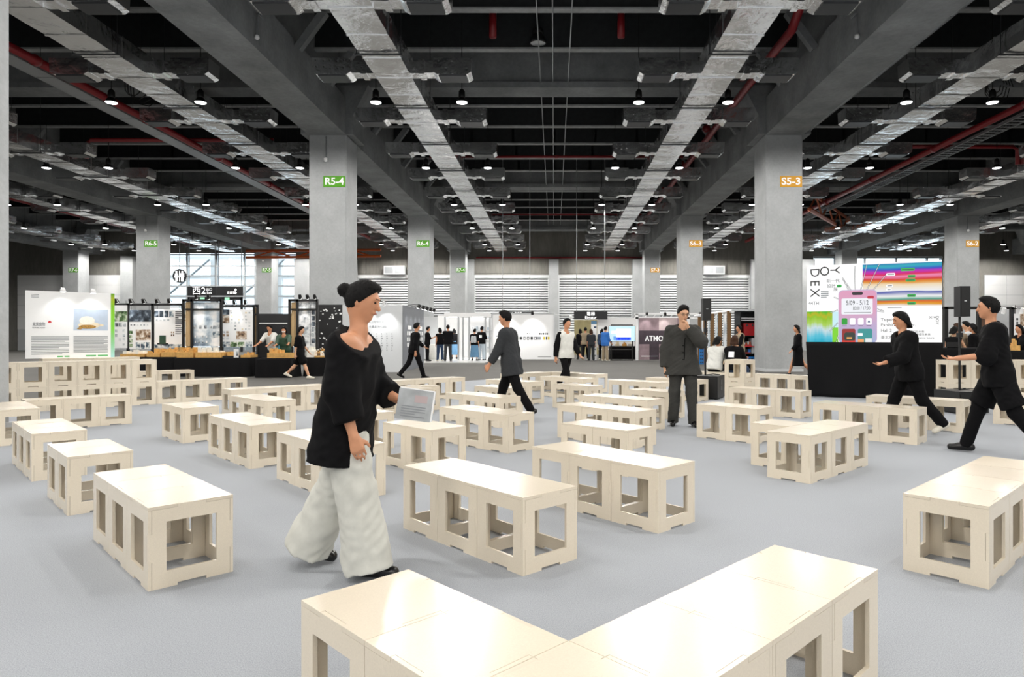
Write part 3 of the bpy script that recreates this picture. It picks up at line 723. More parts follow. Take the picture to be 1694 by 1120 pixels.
# food introduction board on the stool stack
XL, YL, XR, YR = -10.34, 13.06, -9.29, 14.11
t, w, h = board('info_board', 'white text board with green edge and food photo on a stool stack', 'board', XL, YL, XR, YR, 2*HS, 2.19, 'white_gloss', .05)
vgrad('green_run', [(0, 'a9d8d8'), (.25, '8fd08f'), (.45, '7ed33a'), (.8, '86c81a'), (.92, 'a8b818'), (1, '4d9a14')], (0, h))
rects('green_edge', t, [(.955, 0, 1, 1, 'green_run')], w, h, -.002)
rects('food_photo', t, [(.52, .42, .92, .74, 'print_plate')], w, h, -.002)
L = [(.535, .5, .66, .58, 'pic_a')]
ph = MB()
for (cx, cz, rx, rz, mi) in ((.70, .50, .13, .05, 0), (.68, .475, .1, .03, 1), (.675, .57, .09, .065, 2), (.84, .5, .03, .02, 0), (.59, .45, .03, .015, 1)):
    n = 18
    pts = [((cx+rx*math.cos(2*math.pi*k/n))*w, -.0045-.0004*mi, (cz+rz*math.sin(2*math.pi*k/n))*h) for k in range(n)]
    ph.add(pts, [tuple(range(n))], mi)
ph.build('food_photo_dish', ['print_cream', 'print_filling', 'print_bun'], t)
rects('body_text', t, lines(.06, .47, .06, .34, 12)+lines(.52, .92, .08, .34, 16, 'letter_grey', .1, .5)+[(.34, .015, .4, .035, 'print_green'), (.42, .015, .475, .035, 'print_green'), (.66, .02, .78, .04, 'print_green'), (.8, .02, .92, .04, 'print_green'), (.24, .53, .275, .55, 'print_red'), (.247, .545, .268, .56, 'print_red')]+lines(.06, .14, .9, .96, 3, 'letter_grey', .1), w, h, -.002)
text('heading', '未來食物', .085, 'letter_grey', t, (.14*w, -.003, .505*h), width=.2)
text('subheading', 'FUTURE FOOD', .035, 'letter_grey', t, (.14*w, -.003, .455*h), width=.2)
for k in (.38, .72):
    o = MB().tube([(k*w, .02, h), (k*w, -.02, h+.08), (k*w, -.22, h+.06)], .008, 5).build('lamp_arm', 'white_gloss', t)
    MB().lathe([(.015, .06), (.03, .05), (.06, -.03), (.05, -.03)], 12, 0, (k*w, -.22, h+.01)).build('lamp_shade', 'white_gloss', o, smooth=True)
    MB().lathe([(.01, -.025), (.045, -.025), (.045, -.032), (.01, -.034)], 10, 0, (k*w, -.22, h+.01)).build('bulb', 'lamp_glow', o); shine(o, (k*w, -.22, h-.03), (k*w, 0, h*.45), 14, 110)

# left exhibition: frames, hanging posters, draped tables with models
D = 22.6
def frame(label, posts, x0, x1, ytop, d, group=None, side=None, spots=()):
    t = thing('poster_stand', label, 'stand', (0, d, FL))
    zt = PZ(ytop, d)-FL
    for x in posts: cbox('post', 'black_metal', t, PX(x, d)-.035, -.035, 0, PX(x, d)+.035, .035, zt)
    cbox('top_bar', 'black_metal', t, PX(x0, d), -.035, zt-.08, PX(x1, d), .035, zt)
    cbox('lower_bar', 'black_metal', t, PX(x0, d), -.025, zt-.36, PX(x1, d), .025, zt-.31)
    if side:
        for k in range(4):
            a, b = PX(side[0], d), PX(side[1], d); s = (b-a)/4
            cbox('side_board', 'wood_pale', t, a+s*k+.005, .05, .95, a+s*(k+1)-.005, .08, zt-.1)
    for x in spots: spot(t, PX(x, d), 0, zt+.02, watts=22 if x in (222, 265, 340, 330, 392, 500) else 0)
    return t
frame('black frame carrying three posters behind the white food board', (186, 212, 252.5, 302), 180, 304, 502, D+.25, None, None, (198, 222, 243, 265, 285))
frame('black frame with pale wood side boards beside the misty poster', (303.5, 317.5, 366), 303, 367, 495, D-.25, None, (305, 316), (330, 350))
frame('black frame behind the poster of many small drawings', (367.5, 420, 426), 367, 427, 504, D+.35, None, (420.5, 425.5), (375, 392, 410))
frame('black frame with wood side boards beside the map poster', (479, 492, 524.5), 478, 525.5, 495, D-.2, None, (480.5, 491), (500, 512, 524))
rr = random.Random(11)
def poster(label, x0, x1, y0, y1, d, base, pr):
    t, w, h = board('hanging_poster', label, 'poster', PX(x0, d), d, PX(x1, d), d, PZ(y1, d), PZ(y0, d), base, .012, 'sheet')
    rects('printed_images', t, pr, w, h, -.003)
    for k in (.1, .9): MB().tube([(k*w, .006, h-.01), (k*w, .006, h+.16)], .006, 4).build('hanging_wire', 'black_metal', t)
    return t
def grid(u0, v0, u1, v1, nx, ny, ms, g=.15):
    out = []
    for i in range(nx):
        for j in range(ny):
            a = u0+(u1-u0)*i/nx; b = v0+(v1-v0)*j/ny
            out.append((a, b, a+(u1-u0)/nx*(1-g), b+(v1-v0)/ny*(1-g), rr.choice(ms)))
    return out
poster('poster with pink sky, green field and small sketches', 188, 210.5, 505, 576, D+.2, 'print_white', [(.0, .62, 1, .86, 'pic_c')]+grid(.1, .5, .95, .6, 3, 1, ['pic_a', 'pic_d'])+grid(.1, .05, .95, .48, 3, 4, ['pic_d', 'pic_a', 'print_white'], .4))
poster('poster with wide dark blue landscape picture across its head', 214, 250, 513, 577, D+.2, 'print_white', [(0, .7, 1, 1, 'pic_dark')]+grid(.05, .6, .95, .66, 6, 1, ['pic_d'], .5)+[(.3, .22, .98, .5, 'pic_b')]+grid(.3, .0, .98, .2, 3, 1, ['pic_a', 'pic_b'])+grid(0, .05, .22, .5, 1, 4, ['pic_c'], .3))
poster('poster with photo strip and a dark green block building', 255.5, 301, 512, 575, D+.2, 'print_white', grid(.0, .8, .72, 1, 4, 1, ['pic_b', 'pic_dark', 'pic_a'])+grid(.05, .7, .6, .78, 4, 1, ['pic_d'], .4)+[(.18, .1, .42, .32, 'print_darkgreen'), (0, 0, 1, .09, 'pic_a'), (.1, .08, .5, .12, 'print_black')]+lines(.76, 1, .35, .98, 12, 'letter_dark', .3)+grid(.6, .3, .75, .45, 2, 2, ['pic_b'], .4))
poster('misty pale blue poster with a bright centre and tiny drawings', 319.5, 365, 500, 573, D-.2, 'pic_e', grid(.02, .4, .98, .55, 5, 1, ['pic_d'], .5)+[(.72, .4, 1, .55, 'pic_d'), (.7, .2, 1, .34, 'pic_a')]+grid(.05, .08, .6, .32, 4, 2, ['pic_d', 'print_white', 'pic_a'], .6))
poster('poster covered with many small line drawings and two photos', 368.5, 418, 512, 574, D+.3, 'print_white', [(0, .86, .22, 1, 'pic_dark'), (0, .64, .22, .85, 'pic_b')]+grid(.28, .45, .98, .98, 6, 6, ['pic_d', 'print_white', 'print_cream'], .5)+[(.45, .2, .8, .42, 'pic_b')]+grid(0, .2, .24, .45, 2, 3, ['pic_d', 'pic_b'], .3)+grid(0, 0, 1, .15, 4, 1, ['pic_a', 'pic_c', 'pic_b'], .08))
poster('grey map poster with a column of small dark pictures', 494, 523, 500, 575, D-.15, 'pic_map', [(0, .36, .6, .98, 'pic_map')]+grid(.74, .1, .98, .85, 1, 6, ['pic_dark', 'pic_d'], .2)+[(.66, .05, .7, .95, 'letter_grey'), (.3, .28, .55, .45, 'pic_d')])

def table(label, x0, x1, d, ztop, depth=.9):
    w = PX(x1, d)-PX(x0, d)
    t = thing('draped_table', label, 'table', (PX(x0, d), d, FL))
    cbox('table_top', 'black_plastic', t, 0, 0, ztop-.03-FL, w, depth, ztop-FL-.004)
    m = MB(); pts = []
    per = [(0, 0), (w, 0), (w, depth), (0, depth)]
    n = 0
    for i in range(4):
        a, b = Vector(per[i]), Vector(per[(i+1) % 4]); L = (b-a).length; k = max(6, int(L/.07))
        nrm = Vector(((b-a).y, -(b-a).x)).normalized()
        for q in range(k):
            pts.append((a.lerp(b, q/k), nrm))
    N_ = len(pts)
    lev = [(ztop-FL, 0., 0.), (ztop-FL-.06, .012, .0), (.25, .02, .025), (.01, .035, .04)]
    vs = []
    for (z, off, amp) in lev:
        for q, (p, nm) in enumerate(pts):
            s = off+amp*(.5+.5*math.sin(q*1.25+math.sin(q*.37)*2)); vs.append((p.x+nm.x*s, p.y+nm.y*s, z))
    fs = [tuple(range(N_))]
    for l in range(len(lev)-1):
        for q in range(N_): fs.append((l*N_+q, (l+1)*N_+q, (l+1)*N_+(q+1) % N_, l*N_+(q+1) % N_))
    m.add(vs, fs); m.build('table_cloth', 'black_cloth', t, smooth=True)
    return t
TZ = .60
table('long black-draped table under the food board end of the poster row', 188, 287, 22.0, TZ, .75)
table('black-draped table below the misty poster', 289, 413, 21.4, TZ, .82)
table('black-draped table where the couple looks at models', 423, 479, 20.8, TZ)
table('black-draped table below the map poster', 503, 545, 21.6, TZ, .7)
def model(label, x0, x1, d, base_h, blocks, mt='wood_model', mb='wood_model', seed=1, depth=.55, zz=TZ):
    r = random.Random(seed); w = PX(x1, d)-PX(x0, d)
    t = thing('building_model', label, 'model', (PX(x0, d), d+.08, zz))
    cbox('base', mb, t, 0, 0, 0, w, depth, base_h)
    for k in range(blocks):
        a = r.uniform(.02, .8)*w; b = r.uniform(.02, .7)*depth; s = r.uniform(.05, .14); hh = r.uniform(.03, .16)
        cbox('block', mt, t, a, b, base_h, min(a+s, w), min(b+s, depth), base_h+hh)
    return t
model('pale terraced hill model of stacked wood', 196, 236, 22.0, .1, 14, 'model_white', 'wood_model', 1)
model('wooden town model with little yellow blocks', 240, 262, 22.0, .12, 12, 'wood_model', 'wood_model', 2)
model('low tan slope model beside the town model', 264, 287, 22.0, .16, 8, 'wood_model', 'wood_model', 3)
model('stepped wooden model below the wood side boards', 290, 317, 21.4, .18, 12, 'wood_model', 'wood_model', 4)
model('white colonnade building model on a wooden box', 321, 364, 21.4, .17, 16, 'model_white', 'wood_model', 5)
model('flat brown site model beside the small white leaflet', 366, 384, 21.4, .05, 6, 'wood_model', 'black_plastic', 6)
model('small brown timber model at the table end', 396, 412, 21.4, .08, 5, 'wood_model', 'wood_model', 7)
model('wooden box model in front of the couple', 440, 476, 20.8, .16, 8, 'wood_model', 'wood_model', 8)
model('white block model below the map poster', 506, 518, 21.6, .2, 6, 'model_white', 'model_white', 9, .3)
t = model('shaggy heap model of white and tan twigs', 519, 537, 21.6, .05, 4, 'model_white', 'wood_model', 10, .4)
rq = random.Random(4)
for k in range(26):
    a, b = rq.uniform(.05, .3), rq.uniform(.05, .35); c = Vector((a, b, .05+rq.random()*.3*(1-abs(a-.18)*3)))
    e = c+Vector((rq.uniform(-.1, .1), rq.uniform(-.1, .1), rq.uniform(-.03, .05))); MB().tube([c, e], .012, 4).build('twig', rq.choice(['model_white', 'wood_model']), t)
t, w, h = board('leaflet', 'white leaflet with a small picture leaning on the table', 'leaflet', PX(385, 21.35), 21.42, PX(393, 21.35), 21.42, TZ, TZ+.28, 'print_white', .01, 'sheet')
rects('printed_images', t, [(.5, .2, .95, .7, 'pic_d')], w, h, -.002)

# dark partition, confetti panel, white entry wall, grey card wall
t, w, h = board('dark_partition', 'dark brown partition wall with a thin white strip behind the couple', 'partition', PX(426, 24), 24, PX(484, 24), 24, FL, PZ(519, 24), 'sign_black', .06)
rects('white_strip', t, [(0, .83, .85, .845, 'letter_white')], w, h, -.003)
t, w, h = board('black_panel', 'black panel scattered with small white paper cards', 'panel', PX(525, 24.0), 24.0, PX(566, 24.0), 24.0, FL, PZ(504, 24.0), 'print_black', .06)
rq = random.Random(5)
for k in range(34):
    a, b = rq.uniform(.1, .95)*w, rq.uniform(.38, .95)*h; s = rq.uniform(.02, .045); ph_ = rq.uniform(-.5, .5)
    q = MB().box(-s, -.004, -s*.7, s, 0, s*.7).build('paper_card', 'print_white', t, (a, -.005, b)); q.rotation_euler = (0, ph_, 0)
t, w, h = board('entry_wall', 'tall white wall with grey Chinese heading and columns of tiny text', 'wall panel', PX(566.5, 24.0), 24.0, PX(665, 24.0), 24.0, FL, PZ(504.5, 24.0), 'panel_grey', .08)
text('heading', '從臺灣典型發展到新世代', .11, 'letter_grey', t, (.55*w, -.003, .745*h), width=1.05)
text('subheading', '永續農漁村設計', .11, 'letter_grey', t, (.6*w, -.003, .675*h), width=.65)
L = []
for k in range(6):
    for i in range(8): L.append((.4+k*.085, .56-.035*i, .408+k*.085+.006*(i % 3), .58-.035*i, 'letter_grey'))
rects('columns_of_text', t, L, w, h, -.003)
spot(t, .75*w, 0, h, 'white_gloss', (0, -.5, .1), watts=60); spot(t, .45*w, 0, h, 'white_gloss', (0, -.5, .1), watts=40)
t, w, h = board('card_wall', 'grey side wall with rows of small white cards under spotlights', 'wall panel', PX(666, 24.1), 24.1, PX(701, 28.9), 28.9, FL, PZ(504.5, 24.1), 'fabric_charcoal', .08)
mat('card_wall_grey', '6b6f76', rough=.5, noise=.05, nscale=2)
rects('wall_facing', t, [(0, 0, 1, 1, 'card_wall_grey')], w, h, -.004)
for j, (n, z) in enumerate(((3, .64), (9, .55), (11, .455), (7, .37))):
    for k in range(n): cbox('card', 'print_white', t, (.15+.8*(k+.2)/n)*w, -.02, z*h, (.15+.8*(k+.75)/n)*w, -.006, (z+.06)*h)
for k in (.15, .35, .55, .75, .95): spot(t, k*w, 0, h, 'black_metal', (0, -.5, .05), True, .07, 18)

# middle booths
DB = 35.5
def fb(name, label, cat, x0, x1, y0, y1, d, m, th=.05, part='panel'):
    return board(name, label, cat, PX(x0, d), d, PX(x1, d), d, max(PZ(y1, d), FL), PZ(y0, d), m, th, part)
tag(MB().box(PX(701, 34), 32, FL, PX(815, 36), 42, FL+.03).build('booth_floor', 'white_floor'), 'glossy white raised floor of the open white booth', 'floor')
fb('booth_wall', 'plain pale grey booth wall beside the grey card wall', 'wall panel', 701, 724, 524, 596, DB+2, 'panel_grey')
fb('booth_wall', 'bright white booth back wall seen between the white posts', 'wall panel', 724, 815, 522, 596, 40, 'white_gloss')
t = thing('booth_frame', 'white metal booth frame with canopy around the open doorway', 'booth frame', (0, DB, FL+.03))
for x in (736.5, 758.5, 766, 776, 803, 810.5): cbox('post', 'alu', t, PX(x, DB)-.045, -.045, 0, PX(x, DB)+.045, .045, PZ(522, DB))
cbox('fascia', 'white_gloss', t, PX(735, DB), -.06, PZ(525, DB), PX(812, DB), .06, PZ(518.5, DB))
for x in (749, 789): 
    cbox('downlight', 'lamp_glow', t, PX(x, DB)-.3, .3, PZ(525, DB), PX(x, DB)+.3, .5, PZ(524, DB)); shine(t, (PX(x, DB), .4, PZ(526, DB)), (PX(x, DB), 1.5, 0), 160, 150)
cbox('canopy', 'white_gloss', t, PX(735, DB), .06, PZ(523, DB), PX(812, DB), 4, PZ(521.5, DB))
for k in range(3):
    t = thing('display_shelf', 'white booth shelf with pale blue goods, %s' % ('low on the wall', 'at waist height', 'highest on the wall')[k], 'shelf', (PX(778, 39.6), 39.6, .5+.55*k))
    cbox('shelf_board', 'white_gloss', t, 0, 0, 0, PX(812, 39.6)-PX(778, 39.6), .4, .04)
    for i in range(5): cbox('item', rr.choice(['print_bluegrey', 'alu', 'white_paint']), t, .1+.22*i, .08, .04, .22+.22*i, .28, .15+.1*rr.random())
t = thing('white_table', 'round-edged white cloth table inside the white booth', 'table', (PX(722, 36), 36.2, FL+.03))
MB().lathe([(.5, 0), (.47, .3), (.42, .8), (.4, .82)], 20).build('table_cloth', 'fabric_white', t, smooth=True)
t, w, h = fb('sponsor_banner', 'wide white banner with rows of small sponsor logos', 'banner', 815, 916, 519.5, 594.5, DB, 'print_white', .03, 'sheet')
L = [(.06, .5, .1, .53, 'letter_grey'), (.39, .565, .47, .57, 'letter_grey'), (.56, .56, .575, .58, 'letter_dark'), (.6, .56, .615, .58, 'letter_dark')]
for i in range(5): L.append((.76+.03*i, .545, .783+.03*i, .585, 'letter_grey' if i % 2 else 'letter_dark'))
for i in range(9): L.append((.2+.06*i, .43, .24+.06*i, .5, 'letter_dark')); L.append((.21+.06*i, .445, .23+.06*i, .485, 'print_white'))
L += [(.7, .43, .79, .5, 'letter_grey'), (.83, .43, .855, .5, 'letter_yellow'), (.87, .43, .89, .5, 'letter_dark'), (.9, .43, .93, .5, 'letter_yellow')]+lines(.74, .96, .05, .07, 1, 'letter_dark')
rects('logo_rows', t, L, w, h, -.003)
text('lettering', 'CON', .14, 'letter_yellow', t, (.1*w, -.004, .42*h))
cbox('frame_left', 'alu', t, -.06, -.03, -.05, 0, .05, h+.05); cbox('frame_right', 'alu', t, w, -.03, -.05, w+.06, .05, h+.05); cbox('frame_top', 'alu', t, 0, -.03, h, w, .05, h+.05)
for k in (.25, .66): spot(t, k*w, 0, h+.03, 'black_metal', (0, -.9, .06), True, .08, 90)
spot(t, w, 0, h, 'white_gloss', (.9, -.3, -.1), True, .09)
t, w, h = fb('fascia_sign', 'dark sign strip peeking above the white sponsor banner', 'sign', 826, 882, 516, 522, DB+1, 'sign_black')
text('lettering', '2F  會議室', .14, 'letter_lit', t, (.5*w, -.004, .55*h))
for xx in (.1*w, .9*w): MB().tube([(xx, .02, h), (xx, .02, 9.59)], .02, 5).build('suspension_rod', 'tray_steel', t)
# elevator passage
t, w, h = fb('hanging_sign', 'black hanging sign reading Elevator over the passage', 'sign', 949.5, 1005, 515.5, 528.5, 38, 'sign_black', .12)
text('lettering', '電梯', .24, 'letter_lit', t, (.5*w, -.004, .68*h)); text('lettering', 'Elevator', .2, 'letter_lit', t, (.5*w, -.004, .25*h))
for xx in (.08*w, .92*w): MB().tube([(xx, .06, h), (xx, .06, 10.2)], .025, 5).build('suspension_rod', 'tray_steel', t)
fb('passage_wall', 'olive gold wall at the back of the elevator passage', 'wall panel', 950, 990, 529, 590, 46, 'gold_wall')
t, w, h = fb('roll_up_sign', 'narrow white standing sign with blue head by the passage', 'sign', 978, 987, 531, 596, DB, 'print_white', .06)
rects('printed_head', t, [(0, .92, 1, 1, 'denim'), (.5, .82, .95, .86, 'denim_dark')]+lines(.15, .9, .1, .5, 5, 'letter_grey'), w, h, -.003)
fb('booth_wall', 'white booth wall behind the television', 'wall panel', 988, 1052, 526, 575, 38.5, 'white_paint')
t = thing('television', 'pale blue television screen on a black floor stand', 'television', (PX(1007.5, DB), DB, FL))
w = PX(1050, DB)-PX(1007.5, DB); z0, z1 = PZ(564.5, DB)-FL, PZ(539.5, DB)-FL
mat('tv_pale', 'bfe0f2', noise=.0, emit=.45); mat('tv_white', 'ffffff', noise=0, emit=.7); mat('tv_blue', '2a4fd0', noise=0, emit=.4); mat('tv_sky', '6fa8ea', noise=0, emit=.4)
cbox('casing', 'black_plastic', t, -.02, 0, z0-.02, w+.02, .08, z1+.02)
rects('picture', t, [(0, 0, 1, 1, 'tv_pale'), (.28, .28, .85, .82, 'tv_white'), (.1, .5, .3, .68, 'tv_white'), (.28, .06, .85, .26, 'tv_blue'), (.17, .06, .28, .32, 'tv_sky')], w, z1-z0, -.003, 0, z0)
for xx in (.1, w-.14):
    cbox('leg', 'black_metal', t, xx, .08, 0, xx+.06, .16, z0+.5)
cbox('shelf', 'black_metal', t, .1, .0, .55, w-.1, .4, .58); cbox('foot_bar', 'black_metal', t, .1, -.3, 0, w-.1, .5, .05)
cbox('camera_bar', 'black_plastic', t, .1, 0, z1+.03, w-.1, .05, z1+.08)
table('black-draped counter behind the television stand', 1010, 1053, DB+1.6, .72, .8)
for k, (x, c) in enumerate(((1018, 'print_cream'), (1030, 'wood_model'), (1040, 'model_white'))):
    model('small %s display piece on the counter behind the television' % ('cream', 'tan', 'white')[k], x, x+7, DB+1.65, .12, 3, c, c, 60+k, .3, .72)
t, w, h = fb('event_banner', 'mauve checked banner with white lettering ATMOSPHERE', 'banner', 1057, 1136, 526, 595, DB, 'mauve_print', .03, 'sheet')
rects('checked_print', t, [(0, .7, .42, 1, 'mauve_print'), (.42, .7, .8, 1, 'mauve_light'), (.8, .7, 1, 1, 'mauve_print'), (0, .37, 1, .7, 'mauve_dark'), (.0, .0, .22, .37, 'mauve_print'), (.22, 0, .42, .37, 'mauve_dark'), (.42, 0, .8, .37, 'mauve_print'), (.8, 0, 1, .37, 'mauve_dark')]+lines(.05, .4, .04, .11, 2, 'letter_white', .2), w, h, -.003)
text('lettering', 'ATMOSPHERE', .42, 'letter_white', t, (.54*w, -.006, .5*h), width=2.1, bold=.006)
t = thing('booth_frame', 'white truss frame with clip lights over the mauve banner', 'booth frame', (0, DB, FL))
zt = PZ(519, DB)-FL
for x in (1054, 1139, 1166): cbox('post', 'white_gloss', t, PX(x, DB)-.07, .05, 0, PX(x, DB)+.07, .2, zt)
for z in (zt, zt-.22): cbox('beam', 'white_gloss', t, PX(1050, DB), .05, z-.05, PX(1168, DB), .18, z+.04)
for x in (1068, 1098, 1128, 1155): spot(t, PX(x, DB), .05, zt, 'black_metal', (0, -.6, .05), True, .07, 30 if x < 1120 else 0)
for i in range(8):
    MB().tube([(PX(1052+14*i, DB), .12, zt-.22), (PX(1059+14*i, DB), .12, zt)], .02, 4).build('lattice', 'white_gloss', t)

# timber rack and tool shelf on the right of the passage
DS = 26.0
t = thing('timber_screen', 'row of wooden posts with blurry blue prints between them', 'screen', (0, 0, FL))
px_ = [(1157, 34), (1166.5, 31.5), (1178, 29.5), (1191, 27.8), (1206, 26.3)]
for k, (x, d) in enumerate(px_):
    X = PX(x, d); z = PZ(523-2.2*k, d)
    cbox('post', 'wood_post', t, X-.075, d-.05, 0, X+.075, d+.05, z)
    if k < 4:
        x2, d2 = px_[k+1]; X2 = PX(x2, d2)
        a, w = face(X+.13, d, X2-.13, d2)
        q = MB().box(0, 0, 0, w, .03, z-.1-.7).build('print_sheet', 'pic_e', t, (X+.13, d, .7)); q.rotation_euler = (0, 0, a)
        q = MB().box(0, -.01, 0, w, .04, .68).build('lower_board', 'wood_pale' if k % 2 else 'denim', t, (X+.13, d, 0)); q.rotation_euler = (0, 0, a)
MB().tube([(PX(1150, 35), 35, PZ(523, 35)), (PX(1212, 26), 26, PZ(514, 26))], .08, 6).build('top_rail', 'white_gloss', t)
t, w, h = fb('perforated_board', 'bright blue board with round dark holes beside the wooden posts', 'board', 1157, 1164.5, 574, 605, 30.5, 'blue_crate', .04)
h += 0
for i in range(2):
    for j in range(5):
        MB().tube([((.3+.4*i)*w, -.012, (.12+.19*j)*h), ((.3+.4*i)*w, -.001, (.12+.19*j)*h)], .03, 10).build('hole', 'print_black', t)
bpy.data.objects[t.name].location.z = FL
t = thing('tool_shelf', 'open shelving bay with white side frame for tool cases', 'shelf', (0, DS, FL))
x0, x1 = PX(1226, DS), PX(1273, DS); zt = PZ(514.5, DS)-FL
cbox('back_panel', 'sign_black', t, x0, .75, 0, x1, .8, zt)
cbox('side_panel', 'black_plastic', t, x0-.05, 0, 0, x0, .8, zt); cbox('side_panel', 'wood_pale', t, x1, 0, 0, x1+.25, .8, zt)
cbox('top_panel', 'panel_grey', t, x0-.35, -.02, zt, x1+.27, .8, zt+.06)
SZ = [PZ(603, DS), PZ(585, DS), PZ(572.5, DS), PZ(555, DS), PZ(529, DS), PZ(525.5, DS)]
for k, z in enumerate(SZ): cbox('shelf_board', 'panel_grey' if k > 3 else ('print_red' if k == 2 else 'black_plastic'), t, x0, .05, z-.03-FL, x1, .75, z-FL)
mat('shelf_red', 'a83a34', rough=.5)
def case(name, label, cat, x0, x1, z, hh, m, d=DS, parts=()):
    t = thing(name, label, cat, (PX(x0, d), d+.1, z)); w = PX(x1, d)-PX(x0, d)
    cbox('body', m, t, 0, 0, 0, w, .45, hh)
    return t, w, hh
t, w, h = case('tool_case', 'big glossy red case with ribbed lid on the shelf', 'case', 1231.5, 1252, SZ[3], .42, 'red_case')
cbox('lid', 'red_case', t, -.01, -.01, h, w+.01, .46, h+.05)
for k in (.2, .65): cbox('latch', 'lamp_metal', t, k*w, -.02, h-.06, (k+.12)*w, -.005, h+.03)
t, w, h = case('helmet', 'grey tangle of helmets beside the red case', 'helmet', 1254, 1262, SZ[3], .05, 'grey_case')
MB().lathe([(.02, .3), (.09, .27), (.13, .18), (.14, .08), (.13, .05)], 12, 0, (.1, .2, 0)).build('shell', 'grey_case', t, smooth=True)
t, w, h = case('parts_box', 'clear box of small dark parts near the helmets', 'box', 1263.5, 1271, SZ[3], .2, 'print_bluegrey'); cbox('lid', 'alu', t, -.01, -.01, h, w+.01, .46, h+.02)
t, w, h = case('drawer_cabinet', 'pale grey cabinet with small drawers on the shelf', 'cabinet', 1245, 1271, SZ[1], .6, 'grey_case')
for k in range(4):
    q = cbox('drawer', 'panel_grey', t, .66*w, -.02, .04+.14*k, .98*w, 0, .15+.14*k); cbox('handle', 'letter_dark', q, .75*w, -.03, .08+.14*k, .9*w, -.02, .1+.14*k)
t, w, h = case('tool_tray', 'tray of orange tools on the middle shelf', 'tray', 1228, 1244, SZ[2], .06, 'shelf_red')
for k in range(5): cbox('tool', rr.choice(['orange_steel', 'wood_post', 'panel_grey']), t, .04+.07*k, .05, h, .09+.07*k, .35, h+.06+.06*rr.random())
t, w, h = case('tool_tray', 'tray of dark blue boxes above the crates', 'tray', 1228, 1243, SZ[1], .05, 'shelf_red')
for k in range(3): cbox('box', rr.choice(['denim_dark', 'print_black', 'fabric_blue']), t, .03+.12*k, .05, h, .13+.12*k, .35, h+.12)
for k, (a, b, lab) in enumerate(((1238.5, 1248, 'blue slotted plastic crate beside the shelf edge'), (1248.5, 1258, 'blue slotted plastic crate in the middle of the low shelf'))):
    t, w, h = case('plastic_crate', lab, 'crate', a, b, SZ[0], .3, 'blue_crate')
    for i in range(2):
        for j in range(2): cbox('slot', 'denim_dark', t, (.12+.45*i)*w, -.006, (.2+.4*j)*h, (.42+.45*i)*w, 0, (.38+.4*j)*h)
t, w, h = case('tool_chest', 'long low blue chest on the bottom shelf', 'chest', 1256.5, 1272, SZ[0], .09, 'blue_crate'); cbox('lid', 'blue_crate', t, 0, -.01, h, w, .46, h+.02)

# exit side: restroom roundel and exit sign on the glass
t = thing('restroom_sign', 'round black restroom sign with white man and woman figures', 'sign', (PX(297.5, 50.2), 50.2, PZ(456.5, 50.2)))
R_ = 11.5*50.2/FPX
m = MB(); n = 32; m.tube([(0, -.06, 0), (0, 0, 0)], R_, n); m.build('disc', 'sign_black', t)
for s in (-1, 1):
    X = s*.22
    hd = MB().tube([(X, -.075, .3), (X, -.062, .3)], .075, 14)
    if s > 0: hd.prism([(X-.14, .2), (X+.14, .2), (X+.14, -.1), (X+.09, -.1), (X+.08, -.42), (X+.01, -.42), (X, -.1), (X-.01, -.42), (X-.08, -.42), (X-.09, -.1), (X-.14, -.1)], [], .012, 0, Matrix.Translation((0, -.075, 0)))
    else: hd.prism([(X-.09, .2), (X+.09, .2), (X+.17, -.12), (X+.08, -.12), (X+.07, -.42), (X+.01, -.42), (X, -.2), (X-.01, -.42), (X-.07, -.42), (X-.08, -.12), (X-.17, -.12)], [], .012, 0, Matrix.Translation((0, -.075, 0)))
    hd.build('pictogram', 'letter_lit', t)
cbox('divider', 'letter_lit', t, -.012, -.075, -.42, .012, -.062, .38)
MB().tube([(0, -.03, R_), (0, -.03, 8.66-PZ(456.5, 50.2))], .03, 6).build('suspension_rod', 'tray_steel', t)
t, w, h = fb('exit_sign', 'black overhead sign with white 西2 Exit lettering', 'sign', 310, 357.5, 474, 489, 52, 'sign_black', .15)
text('lettering', '西2', .72, 'letter_lit', t, (.4*w, -.006, .5*h)); text('lettering', '出口', .25, 'letter_lit', t, (.76*w, -.006, .66*h)); text('lettering', 'Exit', .25, 'letter_lit', t, (.76*w, -.006, .3*h))
for xx in (.05*w, .95*w): MB().tube([(xx, .08, h), (xx, .08, 8.66-PZ(489, 52))], .03, 5).build('suspension_rod', 'tray_steel', t)
t, w, h = fb('direction_sign', 'black overhead sign with small arrows beside the exit sign', 'sign', 359, 401, 474, 489, 52, 'sign_black', .15)
text('lettering', '會議室', .22, 'letter_lit', t, (.55*w, -.006, .3*h))
for z in (.3, .65):
    MB().prism([(0, -.1), (.1, 0), (0, .1), (-.1, 0)], [], .01, 0, Matrix.Translation((.73*w, -.012, z*h))).build('arrow', 'letter_lit', t)
for xx in (.05*w, .95*w): MB().tube([(xx, .08, h), (xx, .08, 8.66-PZ(489, 52))], .03, 5).build('suspension_rod', 'tray_steel', t)
t = thing('exit_portal', 'dark portal frame with green exit lights below the exit sign', 'portal', (0, 54, FL))
for x in (312, 399): cbox('post', 'sign_black', t, PX(x, 54)-.08, 0, 0, PX(x, 54)+.08, .15, PZ(491, 54))
cbox('lintel', 'sign_black', t, PX(311, 54), 0, PZ(496, 54), PX(400, 54), .15, PZ(491, 54))
mat('exit_green', '9fe8b8', noise=0, emit=1.)
for x in (335, 376): cbox('exit_light', 'exit_green', t, PX(x-3.5, 54), -.06, PZ(497, 54), PX(x+3.5, 54), -.005, PZ(492, 54))

